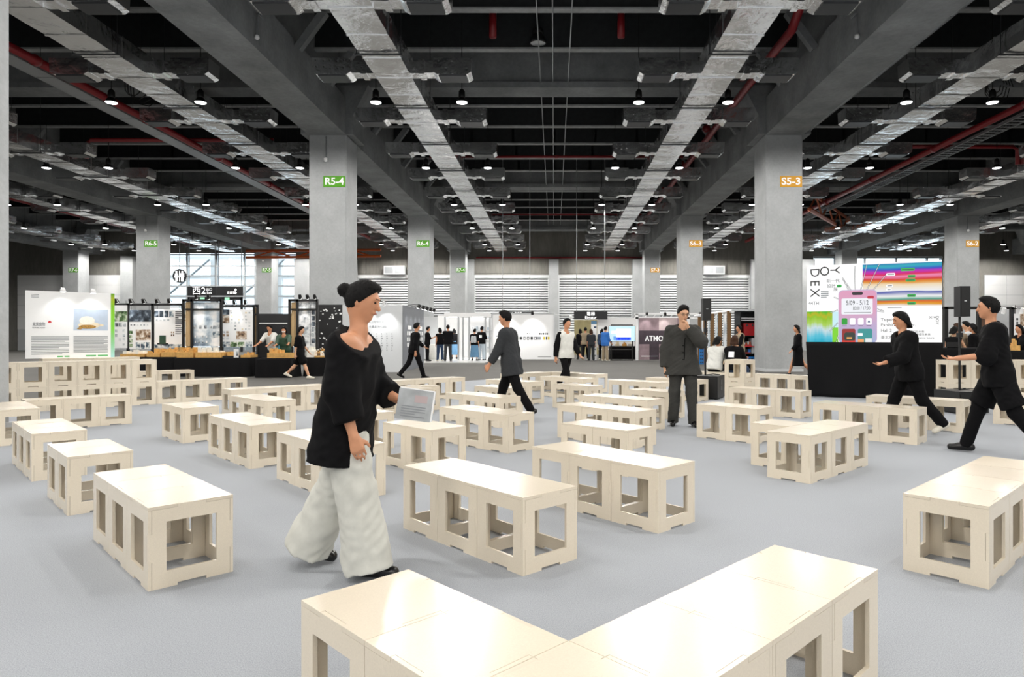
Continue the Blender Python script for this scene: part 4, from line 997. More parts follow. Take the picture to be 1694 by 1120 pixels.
# ------------------------------------------------------------------ LED screen with skirt
XL, YL, XR, YR = 5.37, 14.2, 7.66, 13.2
a, w = face(XL, YL, XR, YR); z0, h = 1.15, 1.64
t = thing('led_screen', 'big lit event screen with phone picture above a black skirt', 'screen', (XL, YL, 0), a)
cbox('cabinet', 'black_plastic', t, 0, 0, z0, w, .12, z0+h)
for k in (.08, .5, .92):
    for yy in (.13, .24): cbox('truss_leg', 'alu', t, k*w-.03, yy, 0, k*w+.03, yy+.06, z0+h*(.9 if yy < .2 else .4))
    MB().tube([(k*w, .27, z0+h*.4), (k*w, .18, z0+h*.85)], .025, 6).build('brace', 'alu', t)
EM = {}
def em(c, s=1.35):
    s *= .72
    n = 'led_'+c
    if n not in MATS:
        m = bpy.data.materials.new(n); m.use_nodes = True; MATS[n] = m
        b = m.node_tree.nodes['Principled BSDF']; b.inputs['Base Color'].default_value = (.02, .02, .02, 1); b.inputs['Roughness'].default_value = .4
        b.inputs['Emission Color'].default_value = lin(c); b.inputs['Emission Strength'].default_value = s
    return n
def led(name, lst, y): return rects(name, t, [(q[0], q[1], q[2], q[3], em(q[4]) if q[4] not in MATS else q[4]) for q in lst], w, h, y, 0, z0)
led('white_ground', [(0, 0, 1, 1, 'ffffff')], -.002)
vgrad('led_streaks', [(0, '10b8d8'), (.2, '60d0e8'), (.42, 'd8eef4'), (.6, 'b8e060'), (.8, '9ad020'), (.9, 'c8c010'), (1, '58c81c')], (z0, z0+.405*h), .82, 2, .4, .5, 9, (1, 1, .12))
led('green_painting', [(0, 0, .2, .405, 'led_streaks')], -.004)
led('green_strip', [(.2, 0, .245, .2, '7ad422'), (.2, .2, .245, .4, 'c8ecf4')], -.004)
vgrad('led_rainbow', [(0, 'ffffff'), (.06, 'f0a818'), (.12, 'e8641c'), (.16, '18a088'), (.24, 'ffffff'), (.33, '3048b0'), (.36, 'ffffff'), (.5, 'ffe8c0'), (.56, 'f0a030'), (.62, 'e02828'), (.69, 'ff90c0'), (.73, 'e8104c'), (.8, 'd010b8'), (.86, '2048d0'), (.92, '18b8c8'), (.97, '2080c0'), (1, 'ffffff')], (z0+.45*h, z0+1.0*h), .82, 2, .4, .10, 1.6, (.6, .6, 3))
led('rainbow_painting', [(.43, .46, 1, .985, 'led_rainbow')], -.004)
def rrect(name, u0, v0, u1, v1, r, m, y, mb=None):
    """rounded rectangle print"""
    pts = []
    A, B, Cc, Dd = u0*w, z0+v0*h, u1*w, z0+v1*h
    for (cx, cz, s) in ((Cc-r, Dd-r, 0), (A+r, Dd-r, 1), (A+r, B+r, 2), (Cc-r, B+r, 3)):
        for k in range(6):
            an = math.pi/2*(s+k/5); pts.append((cx+r*math.cos(an), y, cz+r*math.sin(an)))
    return MB().add(pts[::-1] if False else pts, [tuple(range(len(pts)))[::1]]).build(name, m, t)
vgrad('led_phone', [(0, 'b8c8f0'), (.35, 'd8c0e8'), (.6, 'f4b8d8'), (1, 'f8b0d4')], (z0, z0+.66*h), .76)
rrect('phone_edge', .246, -.0, .538, .672, .09, em('c8b0d0'), -.006)
rrect('phone_face', .252, 0, .532, .66, .085, 'led_phone', -.008)
rrect('phone_notch', .35, .605, .432, .645, .03, em('2c2030', .6), -.010)
rrect('date_card', .27, .36, .505, .565, .03, em('f4f6fc', 1.3), -.010)
rrect('red_badge', .465, .555, .515, .59, .025, em('c01838'), -.012)
text('screen_text', '5/09 - 5/12', .13, em('283040', .5), t, (.39*w, -.013, z0+.505*h), width=.42)
text('screen_text', '10:00 / 17:00', .1, em('283040', .5), t, (.42*w, -.013, z0+.435*h), width=.32)
led('date_small_print', lines(.29, .49, .38, .395, 1, em('303848', .5)), -.012)
for k, c in enumerate(('18a030', 'ffffff', 'ffffff', 'ffffff')):
    rrect('app_icon', .272+.0615*k, .232, .315+.0615*k, .315, .025, em(c, 1.3), -.010)
    led('app_label', [(.275+.0615*k, .212, .31+.0615*k, .22, '404050')], -.010)
MB().prism([(-.025, -.02), (.025, -.02), (0, .03)], [], .002, 0, Matrix.Translation((.477*w, -.013, z0+.272*h))).build('app_mark', em('304878'), t)
rrect('picture_card', .274, 0, .376, .18, .03, em('b01c20', .9), -.010)
rrect('picture_inner', .29, .03, .375, .135, .05, em('304038', .7), -.012)
rrect('picture_card', .394, 0, .502, .18, .03, em('38b0b0', .9), -.010)
led('picture_detail', [(.394, .09, .43, .125, 'ffffff'), (.394, .0, .44, .05, 'f0a060'), (.31, .05, .35, .075, 'e0a050'), (.45, .0, .5, .06, 'e8ecec'), (.274, 0, .376, .03, 'e03020')], -.0125)
for pts in (((.37, .97), (.375, .66)), ((.462, .98), (.415, .66)), ((.555, .985), (.46, .66)), ((.61, .86), (.5, .645)), ((.28, .82), (.345, .66)), ((.277, .83), (.33, .65)), ((.21, .585), (.248, .56)), ((.185, .39), (.243, .42)), ((.18, .15), (.243, .26)), ((.535, .43), (.585, .4)), ((.535, .4), (.59, .39)), ((.23, .01), (.246, .1))):
    (ua, va), (ub, vb) = pts; A = Vector((ua*w, 0, z0+va*h)); B = Vector((ub*w, 0, z0+vb*h)); n = Vector(((B-A).z, 0, -(B-A).x)).normalized()
    for o, c in ((-.008, '203040'), (0, 'ffffff'), (.008, '203040')):
        p0, p1 = A+n*o-n*.003, A+n*o+n*.003; q0, q1 = B+n*o-n*.003, B+n*o+n*.003
        f = [(p.x, -.0055, p.z) for p in (p0, q0, q1, p1)]
        MB().add(f, [(0, 1, 2, 3)]).build('drawn_straw', em(c, .5 if c[0] == '2' else 1.3), t)
for (u, v, ln, c) in ((.71, .905, .1, '28b848'), (.76, .82, .055, '28b848'), (.745, .775, .07, '28b848'), (.757, .585, .06, '28b848'), (.757, .49, .06, '28b848'), (.605, .85, .065, 'ffffff'), (.605, .71, .05, 'ffffff'), (.605, .665, .04, 'ffffff'), (.605, .44, .12, 'ffffff'), (.235, .725, .036, '28b848')):
    rrect('chat_bubble', u, v-.018, u+ln, v+.018, .02, em(c, 1.3), -.0065)
    led('chat_line', [(u+.008, v-.004, u+ln-.008, v+.004, '303840')], -.0075)
rt = (math.pi/2, math.pi/2, 0)
dk = em('202428', .3)
for ch, u, v in (('Y', .215, .93), ('O', .135, .92), ('D', .06, .905), ('E', .06, .77), ('X', .06, .645)):
    text('screen_letter', ch, .26, dk, t, (u*w, -.004, z0+v*h), rt)
text('screen_text', '44TH', .1, em('70787c', .6), t, (.055*w, -.004, z0+.51*h), width=.2)
for s, u, v in (('新一代', .205, .79), ('設計', .19, .725), ('展', .225, .68)): text('screen_text', s, .085, em('70787c', .6), t, (u*w, -.004, z0+v*h))
led('small_print', lines(.11, .17, .58, .68, 4, em('a8b0b4', .8)), -.004)
for s, u, v in (('Taipei Nangang', .565, .29), ('Exhibition Center,', .565, .225), ('Hall 2', .565, .155)): text('screen_text', s, .085, dk, t, (u*w, -.004, z0+v*h), align='LEFT')
text('screen_text', '臺北南港展覽館2館', .075, dk, t, (.565*w, -.004, z0+.07*h), align='LEFT')
for s, u, v in (('可能未來', .79, .14), ('其選擇性未來', .79, .105), ('preference future', .79, .065)): text('screen_text', s, .055, dk, t, (u*w, -.004, z0+v*h), align='LEFT')
for ch, u, v in (('X', .92, .315), ('E', .945, .315), ('D', .967, .315), ('O', .967, .275), ('Y', .967, .24)): text('screen_letter', ch, .075, dk, t, (u*w, -.004, z0+v*h), rt)
# skirt: a cloth hung from the screen's lower edge, folded, drawn in a little at the foot
t2 = thing('screen_skirt', 'black cloth skirt hanging in folds below the lit screen', 'cloth', (XL, YL, 0), a)
m = MB(); nx, nz = 90, 14; vs = []
for j in range(nz+1):
    f = j/nz
    for i in range(nx+1):
        u = i/nx; xx = (u-.5)*(1-.055*f)*(w+.04)+w/2
        yy = -.03-.05*f*(.5+.5*math.sin(u*38+2.2*math.sin(u*7+f*1.5)))-.04*f*math.sin(u*9+f*2.4)**2
        vs.append((xx, yy, z0*(1-f)+.02))
fs = [(j*(nx+1)+i, j*(nx+1)+i+1, (j+1)*(nx+1)+i+1, (j+1)*(nx+1)+i) for j in range(nz) for i in range(nx)]
m.add(vs, [f[::-1] for f in fs]); sk = m.build('cloth', 'black_cloth', t2, smooth=True)
so = sk.modifiers.new('thickness', 'SOLIDIFY'); so.thickness = .006

# loudspeakers on poles over subwoofers
def pa(x, d, yb, ytop, ysub, xs0, xs1, labS, labT, handles):
    X = PX(x, d); W_ = PX(xs1, d)-PX(xs0, d)
    t = thing('subwoofer', labS, 'loudspeaker', (PX((xs0+xs1)/2, d), d, 0), math.radians(-28 if handles else 8))
    hs = PZ(ysub, d)
    cbox('cabinet', 'black_plastic', t, -W_/2*.8, -.25, .02, W_/2*.8, .35, hs)
    for k in range(4): cbox('foot', 'black_metal', t, (-1 if k % 2 else 1)*W_*.3-.03, (-.18 if k < 2 else .25), 0, (-1 if k % 2 else 1)*W_*.3+.03, (-.12 if k < 2 else .31), .02)
    cbox('grille', 'black_metal', t, -W_/2*.74, -.262, .06, W_/2*.74, -.25, hs-.05)
    for z in (.36, .62):
        q = cbox('handle_recess', 'lamp_metal', t, W_*.4, -.02, hs*z, W_*.4+.004, .13, hs*(z+.2))
    t = thing('column_speaker', labT, 'loudspeaker', (X, d, hs))
    zt0, zt1 = PZ(yb, d)-hs, PZ(ytop, d)-hs
    MB().tube([(0, .06, 0), (0, .06, zt0+.3)], .02, 8).build('pole', 'black_metal', t)
    cbox('pole_collar', 'black_metal', t, -.035, .02, .9, .035, .1, .98)
    b = cbox('cabinet', 'black_plastic', t, -.085, -.1, zt0, .085, .08, zt1); cbox('grille', 'black_metal', t, -.075, -.108, zt0+.02, .075, -.1, zt1-.02)
    cbox('badge', 'panel_grey', t, -.02, -.112, zt0+(zt1-zt0)*.5, .02, -.108, zt0+(zt1-zt0)*.53)
    MB().tube([(.02, .06, 0.01), (.15, .0, .03), (.3, .05, .012)], .008, 5).build('cable', 'cable_black', t)
pa(1168, 13.9, 530, 494, 621, 1150, 1197, 'black subwoofer box with side handles beside the standing man', 'black speaker on a pole by the women seated in front of shelves', True)
pa(1591, 11.3, 524, 474, 646, 1560, 1626, 'low black subwoofer box beside the man in black shorts', 'black speaker on a pole beside the lit screen', False)

# right background booth
DR = 19.5
fb('mirror_wall', 'shiny beige booth wall behind the crowd at the black counter', 'wall panel', 1566, 1622, 513, 720, DR+2.5, 'panel_grey')
t = thing('booth_frame', 'black booth frame beside the tall speaker pole', 'booth frame', (0, DR, FL))
for x in (1566, 1621, 1636, 1676, 1700): cbox('post', 'black_metal', t, PX(x, DR)-.05, 0, 0, PX(x, DR)+.05, .1, PZ(507, DR))
cbox('top_bar', 'black_metal', t, PX(1562, DR), 0, PZ(511, DR), PX(1712, DR), .1, PZ(507, DR))
for x in (1645, 1675): spot(t, PX(x, DR), 0, PZ(507, DR), 'white_gloss', (.1, -.3, -.05), True, .06)
fb('copper_panel', 'copper brown panel in the black booth frame', 'wall panel', 1623, 1635, 508, 720, DR+.3, 'copper_wall')
fb('booth_wall', 'grey booth wall behind the man in black shorts', 'wall panel', 1637, 1675, 511, 720, DR+1, 'panel_grey')
t, w, h = fb('hanging_poster', 'pale pink poster with dark dots at the booth end', 'poster', 1678, 1699, 519, 570, DR-.3, 'print_white', .02, 'sheet')
rects('printed_images', t, [(.45, .6, 1, 1, 'pic_b')]+[(.15, .55+.12*k, .3, .62+.12*k, 'print_black') for k in range(3)]+[(.5, .1+.1*k, .9, .14+.1*k, 'letter_dark') for k in range(4)], w, h, -.003)
for xx in (.1*w, .9*w): MB().tube([(xx, .01, h), (xx, .01, h+.25)], .008, 4).build('hanging_wire', 'black_metal', t)
table('black counter before the crowd beside the lit screen', 1560, 1640, 15.6, PZ(576, 15.6), .7)
table('black counter under the pale pink poster', 1656, 1705, 15.6, PZ(580, 15.6), .7)
model('brass coloured display dish on the black counter', 1684, 1692, 15.6, .12, 3, 'wood_model', 'wood_model', 71, .3, PZ(580, 15.6))
t, w, h = fb('laptop', 'dark laptop open on the black counter', 'laptop', 1567, 1585, 566, 576, 15.8, 'black_plastic', .02, 'lid')
cbox('keyboard', 'black_plastic', t, 0, .0, -.0, w, .25, .02)
# booth wall for the wide white panels behind, rail near the glass
t = thing('guard_rail', 'pale rail beside the sponsor banner', 'rail', (0, 37, FL))
for z in (.5, 1.0): cbox('rail', 'tray_steel', t, PX(918, 37), 0, z, PX(948, 37), .05, z+.05)
for x in (919, 933, 947): cbox('post', 'tray_steel', t, PX(x, 37)-.03, 0, 0, PX(x, 37)+.03, .05, 1.05)

# ------------------------------------------------------------------ people: implicit surfaces polygonised into continuous meshes
def sdf_mesh(name, prims, res, cuts=(), wr=0., mats=('skin',), hf=0.):
    """prims: ('c',a,b,ra,rb,k) tapered capsules, ('e',centre,radii,R,k) ellipsoids; cuts: (point,normal) keep the negative side"""
    los, his = [], []
    for p in prims:
        if p[0] == 'c':
            a, b, ra, rb = np.array(p[1]), np.array(p[2]), p[3], p[4]; r = max(ra, rb)
            los.append(np.minimum(a, b)-r); his.append(np.maximum(a, b)+r)
        else:
            c = np.array(p[1]); r = max(p[2]); los.append(c-r); his.append(c+r)
    lo = np.min(los, 0)-3*res; hi = np.max(his, 0)+3*res
    n = np.ceil((hi-lo)/res).astype(int)+1
    ax = [lo[i]+res*np.arange(n[i]) for i in range(3)]
    D = np.full(n, .5, np.float32)
    for p, l, h in zip(prims, los, his):
        k = p[5] if p[0] == 'c' else p[4]; m = k+2.5*res
        i0 = np.maximum(((l-m-lo)/res).astype(int), 0); i1 = np.minimum(np.ceil((h+m-lo)/res).astype(int)+1, n)
        X, Y, Z = np.meshgrid(*[ax[i][i0[i]:i1[i]] for i in range(3)], indexing='ij')
        if p[0] == 'c':
            a, b = np.array(p[1]), np.array(p[2]); ba = b-a; L2 = max(ba@ba, 1e-9)
            t = np.clip(((X-a[0])*ba[0]+(Y-a[1])*ba[1]+(Z-a[2])*ba[2])/L2, 0, 1)
            d = np.sqrt((X-a[0]-t*ba[0])**2+(Y-a[1]-t*ba[1])**2+(Z-a[2]-t*ba[2])**2)-(p[3]+(p[4]-p[3])*t)
            if len(p) > 6: u_ = ba/math.sqrt(L2); d = np.maximum(d, (X-b[0])*u_[0]+(Y-b[1])*u_[1]+(Z-b[2])*u_[2])   # flat end
        else:
            c, r, R = np.array(p[1]), np.array(p[2]), np.array(p[3])
            q = np.stack([X-c[0], Y-c[1], Z-c[2]], -1)@R       # into the ellipsoid's own axes
            q1 = q/r; k0 = np.linalg.norm(q1, axis=-1); k1 = np.linalg.norm(q1/r, axis=-1)
            d = k0*(k0-1)/np.maximum(k1, 1e-6)
        s = (slice(i0[0], i1[0]), slice(i0[1], i1[1]), slice(i0[2], i1[2])); o = D[s]
        if k > 0:
            h_ = np.clip(.5+.5*(o-d)/k, 0, 1); D[s] = o+(d-o)*h_-k*h_*(1-h_)
        else: D[s] = np.minimum(o, d)
    if wr or cuts or hf:
        X, Y, Z = np.meshgrid(*ax, indexing='ij')
        if wr: D = D+wr*(np.sin(13*Z+2.5*np.sin(7*X+4*Y)+21*X)*np.sin(19*Y-9*X+4*Z)+.55*np.sin(27*Z+31*X+3*np.sin(9*Z))*np.sin(37*Y+6*Z)+.45*np.sin(74*Z+38*X-30*Y+3*np.sin(11*X+13*Z))*np.sin(23*X+29*Y+9*Z))
        if hf: D = D+hf*np.sin(230*X+3*np.sin(60*Z))*np.sin(210*Y+90*Z)
        for (p, nn) in cuts:
            if np.ndim(nn) == 0:                               # opening: (points a-b, radius) removed
                a, b = p; ba = b-a; t = np.clip(((X-a[0])*ba[0]+(Y-a[1])*ba[1]+(Z-a[2])*ba[2])/(ba@ba), 0, 1)
                D = np.maximum(D, nn-np.sqrt((X-a[0]-t*ba[0])**2+(Y-a[1]-t*ba[1])**2+(Z-a[2]-t*ba[2])**2)); continue
            nn = np.array(nn, float); nn /= np.linalg.norm(nn)
            D = np.maximum(D, (X-p[0])*nn[0]+(Y-p[1])*nn[1]+(Z-p[2])*nn[2])
    ins = D < 0
    c8 = sum(ins[i:n[0]-1+i, j:n[1]-1+j, k:n[2]-1+k].astype(np.int8) for i in (0, 1) for j in (0, 1) for k in (0, 1))
    act = (c8 > 0) & (c8 < 8)
    ai = np.argwhere(act); idx = np.full(act.shape, -1, np.int64); idx[act] = np.arange(len(ai))
    acc = np.zeros((len(ai), 3)); cnt = np.zeros(len(ai))
    for axn in range(3):
        o1s = [o for o in ((0, 0, 0), (1, 0, 0), (0, 1, 0), (0, 0, 1), (1, 1, 0), (1, 0, 1), (0, 1, 1)) if o[axn] == 0]
        for o in o1s:
            q = ai+np.array(o); q2 = q.copy(); q2[:, axn] += 1
            a = D[q[:, 0], q[:, 1], q[:, 2]]; b = D[q2[:, 0], q2[:, 1], q2[:, 2]]
            cr = (a < 0) != (b < 0); t = np.where(cr, a/np.where(cr, a-b, 1), 0)
            pos = np.array(o)[None, :].repeat(len(ai), 0).astype(float); pos[:, axn] += t
            acc += pos*cr[:, None]; cnt += cr
    V = lo+(ai+acc/np.maximum(cnt, 1)[:, None])*res
    F = []
    for axn in range(3):
        s0 = [slice(None)]*3; s1 = [slice(None)]*3; s0[axn] = slice(0, -1); s1[axn] = slice(1, None)
        A, B = ins[tuple(s0)], ins[tuple(s1)]
        e = np.argwhere(A != B); u, v = (axn+1) % 3, (axn+2) % 3
        e = e[(e[:, u] > 0) & (e[:, v] > 0) & (e[:, u] < n[u]-1) & (e[:, v] < n[v]-1)]
        def g(du, dv):
            q = e.copy(); q[:, u] -= du; q[:, v] -= dv; return idx[q[:, 0], q[:, 1], q[:, 2]]
        Q = np.stack([g(1, 1), g(0, 1), g(0, 0), g(1, 0)], 1)
        fl = ~A[e[:, 0], e[:, 1], e[:, 2]]; Q[fl] = Q[fl][:, ::-1]; F.append(Q)
    F = np.concatenate(F)
    me = bpy.data.meshes.new(name); me.from_pydata(V.tolist(), [], F.tolist())
    for m in mats: me.materials.append(MATS[m])
    me.polygons.foreach_set('use_smooth', [True]*len(F)); me.update()
    return me
def rotm(ax, deg): return np.array(Matrix.Rotation(math.radians(deg), 3, ax))
I3 = np.eye(3)
def person(label, X, Y, rz, H, pose, top, bottom, shoes='leather_black', hair=('hair_black', 'short'), res=.022, z=0., skin='skin', seat=None, face=False, group=None, extra=None, show='person'):
    s = H/1.745; P = dict(lean=0, yaw=0, hp=0, tw=0, aL=(0, 6, 8, 0), aR=(0, 6, 8, 0), lL=(0, 3, 0), lR=(0, 3, 0)); P.update(pose)
    pel = np.array([0, 0, .93])
    Rt = rotm('Z', P['tw'])@rotm('X', -P['lean'])
    tp = lambda x, y, zz: pel+Rt@np.array([x, y, zz])
    J = {}
    for sd, nm in ((-1, 'L'), (1, 'R')):
        f, o, k = P['l'+nm][:3]; pit = P['l'+nm][3] if len(P['l'+nm]) > 3 else 0
        hip = pel+np.array([sd*.09, 0, -.02])
        dr = lambda an: np.array([sd*math.sin(math.radians(o)), math.sin(math.radians(an)), -math.cos(math.radians(an))])
        kn = hip+dr(f)*.43; an = kn+dr(f-k)*.415
        J['hip'+nm], J['kn'+nm], J['an'+nm] = hip, kn, an
        ft = np.array([sd*.14, math.cos(math.radians(pit)), -math.sin(math.radians(pit))]); J['ft'+nm] = ft/np.linalg.norm(ft)
        sh = tp(sd*.175, 0, .43)
        a = P['a'+nm]
        if a[0] == 'ik':
            T = np.array(a[1]); pole = np.array(a[2], float); dv = T-sh; L = min(np.linalg.norm(dv), .53); dv = dv/np.linalg.norm(dv); T = sh+dv*L
            l1, l2 = .28, .26; ca = (l1*l1+L*L-l2*l2)/(2*l1*L); sa = math.sqrt(max(0, 1-ca*ca)); pp = pole-dv*(pole@dv); pp /= np.linalg.norm(pp)
            el = sh+dv*l1*ca+pp*l1*sa; wr_ = T; hd = np.array(a[3], float) if len(a) > 3 else (wr_-el)/np.linalg.norm(wr_-el)
        else:
            f, o, e, inw = a
            d1 = np.array([sd*math.sin(math.radians(o)), math.sin(math.radians(f))*math.cos(math.radians(o)), -math.cos(math.radians(f))*math.cos(math.radians(o))])
            el = sh+d1*.28
            d2 = np.array([-sd*math.sin(math.radians(inw))+sd*math.sin(math.radians(o))*.5, math.sin(math.radians(f+e)), -math.cos(math.radians(f+e))]); d2 /= np.linalg.norm(d2)
            wr_ = el+d2*.26; hd = d2
        J['sh'+nm], J['el'+nm], J['wr'+nm], J['hd'+nm] = sh, el, wr_, hd/np.linalg.norm(hd)
    if seat is None:
        low = min(J['anL'][2]-.08-max(0, -J['ftL'][2])*.17, J['anR'][2]-.08-max(0, -J['ftR'][2])*.17); dz = -low
    else: dz = (seat/s)+.115-pel[2]
    sh3 = np.array([0, 0, dz])
    for k in J:
        if k[:2] not in ('ft', 'hd'): J[k] = J[k]+sh3
    pel = pel+sh3
    hc = tp(0, .02, .45)+np.array([0, .02, .235]); Rh = rotm('Z', P['yaw']+P['tw'])@rotm('X', -P['hp']); hp_ = lambda x, y, zz: hc+Rh@np.array([x, y, zz])
    def torso(inf, k=.05):
        out = []
        for sd in (-1, 0, 1):
            out.append(('c', tp(sd*.105, 0, .37), tp(sd*.075, .005, .17), .085+inf, .08+inf, k)); out.append(('c', tp(sd*.075, .005, .17), tp(sd*.085, -.005, -.03), .08+inf, .095+inf, k))
        for sd in (-1, 1): out.append(('c', tp(sd*.03, -.01, .455), tp(sd*.165, -.005, .425), .045+inf, .056+inf, k))
        return out
    # --- body (one continuous surface)
    B = torso(0)
    B += [('c', tp(0, 0, .42), tp(0, .012, .5), .055, .05, .03), ('c', tp(0, .012, .5), hp_(0, -.015, -.06), .05, .05, .02)]
    B += [('e', hc, (.074, .094, .108), Rh, .03), ('c', hp_(0, .025, -.05), hp_(0, .058, -.088), .05, .028, .03), ('c', hp_(0, .088, .012), hp_(0, .108, -.028), .007, .014, .012)]
    if face or res < .015:
        B += [('e', hp_(sd*.076, -.005, -.012), (.009, .018, .03), Rh, .008) for sd in (-1, 1)]
        B += [('c', hp_(-.035, .085, .028), hp_(.035, .085, .028), .012, .012, .015), ('c', hp_(-.018, .092, -.057), hp_(.018, .092, -.057), .007, .007, .012)]
    fr = max(.0088, .55*res)
    for nm, sd in (('L', -1), ('R', 1)):
        sh, el, wr_, hd = J['sh'+nm], J['el'+nm], J['wr'+nm], J['hd'+nm]
        B += [('c', sh, el, .05, .041, .03), ('c', el, wr_, .041, .027, .02)]
        side = np.cross(hd, np.array([0, 0, 1.0])); side = side if np.linalg.norm(side) > .3 else np.array([0, 1.0, 0]); side /= np.linalg.norm(side)
        nrm = np.cross(side, hd)
        if abs(hd[2]) > .8: side = np.array([0, 1.0, 0])-hd*hd[1]; side /= np.linalg.norm(side); nrm = np.array([-sd*1.0, 0, 0])
        curl = P.get('curl'+nm, .45)
        for i in range(4):
            q = (i-1.5)*.0205; kb = wr_+hd*(.088-.006*abs(i-1.2))+side*q
            B.append(('c', wr_+hd*.012+side*q*.55, kb, .016, .0125, .012))
            ln = (.066, .076, .07, .054)[i]
            m1 = kb+(hd*math.cos(curl)+nrm*math.sin(curl))*ln*.55; m2 = m1+(hd*math.cos(2*curl)+nrm*math.sin(2*curl))*ln*.55
            B += [('c', kb, m1, fr, fr*.95, .004), ('c', m1, m2, fr*.95, fr*.8, .003)]
        tb = wr_+hd*.028+side*.026; t1 = tb+(hd*.62+side*.62+nrm*.35)*.046; t2 = t1+(hd*.85+side*.2+nrm*.4)*.034
        B += [('c', tb, t1, .0135, .0105, .01), ('c', t1, t2, .0105, .0085, .004)]
        hip, kn, an = J['hip'+nm], J['kn'+nm], J['an'+nm]
        B += [('c', hip, kn, .08, .052, .04), ('c', kn, kn+(an-kn)*.35, .05, .052, .03), ('c', kn+(an-kn)*.35, an, .052, .035, .03), ('c', an, an+J['ft'+nm]*.08-np.array([0, 0, .03]), .033, .02, .01)]
    t = thing(show, label, 'person', (X, Y, z), math.radians(rz), group); t.scale = (s, s, s)
    link('body', sdf_mesh('body', B, res, (), 0, (skin,)), t)
    # --- top
    tm, slv, inf, hem = top['m'], top.get('sl', 2), top.get('inf', .022), top.get('hem', -.1)
    T = torso(inf)
    for sd in (-1, 1):
        T.append(('c', tp(sd*.085, -.003, -.02), tp(sd*(.085+top.get('fl', .0)), 0, hem-.05), .1+inf, .1+inf+top.get('fl', 0)*.6, .05))
    T.append(('c', tp(0, .0, -.02), tp(0, 0, hem-.05), .1+inf, .1+inf, .05))
    SL = T if not top.get('slm') else []
    sr = top.get('sr', 0.)
    for nm in 'LR':
        sh, el, wr_ = J['sh'+nm], J['el'+nm], J['wr'+nm]
        if slv > 0: SL.append(('c', sh, sh+(el-sh)*min(slv, 1), .056+inf*.7, .05+inf*.7+sr, .03))
        if slv > 1: SL.append(('c', el, el+(wr_-el)*min(slv-1, 1)*.97, .05+inf*.7+sr, .036+inf*.7+sr, .02, 1))
    cuts = [(tp(0, 0, hem), -Rt[:, 2])]
    nk = top.get('neck')
    if nk: cuts.append((tp(*nk[:3]), Rt@np.array(nk[3:], float)))
    cuts.append(((tp(0, .022, .475), hp_(0, 0, .0)), .066+inf*.35))
    link('top', sdf_mesh('top', T, res, cuts, top.get('wr', .004), (tm,)), t)
    if top.get('slm'): link('sleeves', sdf_mesh('sleeves', SL, res, (), .003, (top['slm'],)), t)
    # --- bottom
    bm, kind, bi = bottom['m'], bottom.get('k', 'trousers'), bottom.get('inf', .014); fl = bottom.get('fl', .055); ln = bottom.get('len', 1.)
    up = np.array([0, 0, 1.])
    if kind == 'skirt':
        L_ = bottom.get('len', .5); Bt = []
        for sd in (-1, 0, 1):
            for fb_ in (-1, 1): Bt.append(('c', pel+np.array([sd*.07, 0, .06]), pel+np.array([sd*.12, fb_*.06, -L_-.05]), .09+bi, .11+bi, .06))
        cuts = [(pel+np.array([0, 0, -L_]), -up), (pel+np.array([0, 0, .1]), up)]
    else:
        Bt = [('c', pel+np.array([sd*.06, 0, .07]), pel+np.array([sd*.085, -.01, -.04]), .085+bi, .1+bi, .05) for sd in (-1, 0, 1)]
        for nm in 'LR':
            hip, kn, an = J['hip'+nm], J['kn'+nm], J['an'+nm]
            if kind == 'shorts':
                Bt.append(('c', hip, hip+(kn-hip)*ln, .088+bi, .08+bi+fl*.3, .04))
            else:
                kr = (.056+bi+fl)/2+.01
                Bt += [('c', hip, kn, .086+bi, max(.06+bi, kr), .04), ('c', kn, kn+(an-kn)*1.08*ln, max(.06+bi, kr), fl+bi*.5, .03, 1)]
        cuts = [(pel+np.array([0, 0, .12]), up), (np.array([0, 0, .035]), -up)]
    link('bottom', sdf_mesh('bottom', Bt, res, cuts, bottom.get('wr', .003), (bm,)), t)
    # --- shoes
    for nm in 'LR':
        an, ft = J['an'+nm], J['ft'+nm]; sole = -.075
        dn = np.cross(np.cross(ft, [0, 0, -1.]), ft); dn /= np.linalg.norm(dn)
        a = an-ft*.045+dn*.035; b = an+ft*.15+dn*.045
        S_ = [('c', a, b, .043, .036, .02), ('c', an+dn*.02, an+ft*.07+dn*.03, .045, .038, .02), ('c', an-ft*.01-dn*.01, an+dn*.02, .042, .045, .02)]
        link('shoe', sdf_mesh('shoe', S_, min(res, .014), [(an+dn*.075, dn)], 0, (shoes,)), t)
    # --- hair
    hm, hk = hair
    Hh = [('e', hp_(0, -.008, .012), (.083, .102, .114), Rh, .02)]
    cu = [(hp_(0, .058, .05), Rh@np.array([0, .8, -.6])), (hp_(0, 0, -.075), Rh@np.array([0, 0, -1.]))]
    Hh = [('e', hp_(0, -.004, .012), (.085, .105, .108), Rh, .02), ('e', hp_(0, .035, .088), (.062, .058, .036), Rh, .03)]
    if hk in ('long', 'bun', 'bob'):
        cu = [(hp_(0, .058, .05), Rh@np.array([0, .8, -.6]))]
        if hk == 'bun': Hh += [('e', hp_(0, -.12, .03), (.042, .042, .042), I3, .015)]; cu.append((hp_(0, 0, -.075), Rh@np.array([0, 0, -1.])))
        else:
            L_ = .38 if hk == 'long' else .17
            for sd in (-1, 0, 1):
                Hh.append(('c', hp_(sd*.052, -.045, .0), hp_(sd*.06, -.055, -.12), .045, .045, .03))
                if L_ > .2: Hh.append(('c', hp_(sd*.06, -.055, -.12), hp_(sd*.06, -.075, -L_)+np.array([0, 0, 0]), .045, .03, .03))
    link('hair', sdf_mesh('hair', Hh, .008 if res < .015 else .011, cu, .002, (hm,), .005), t)
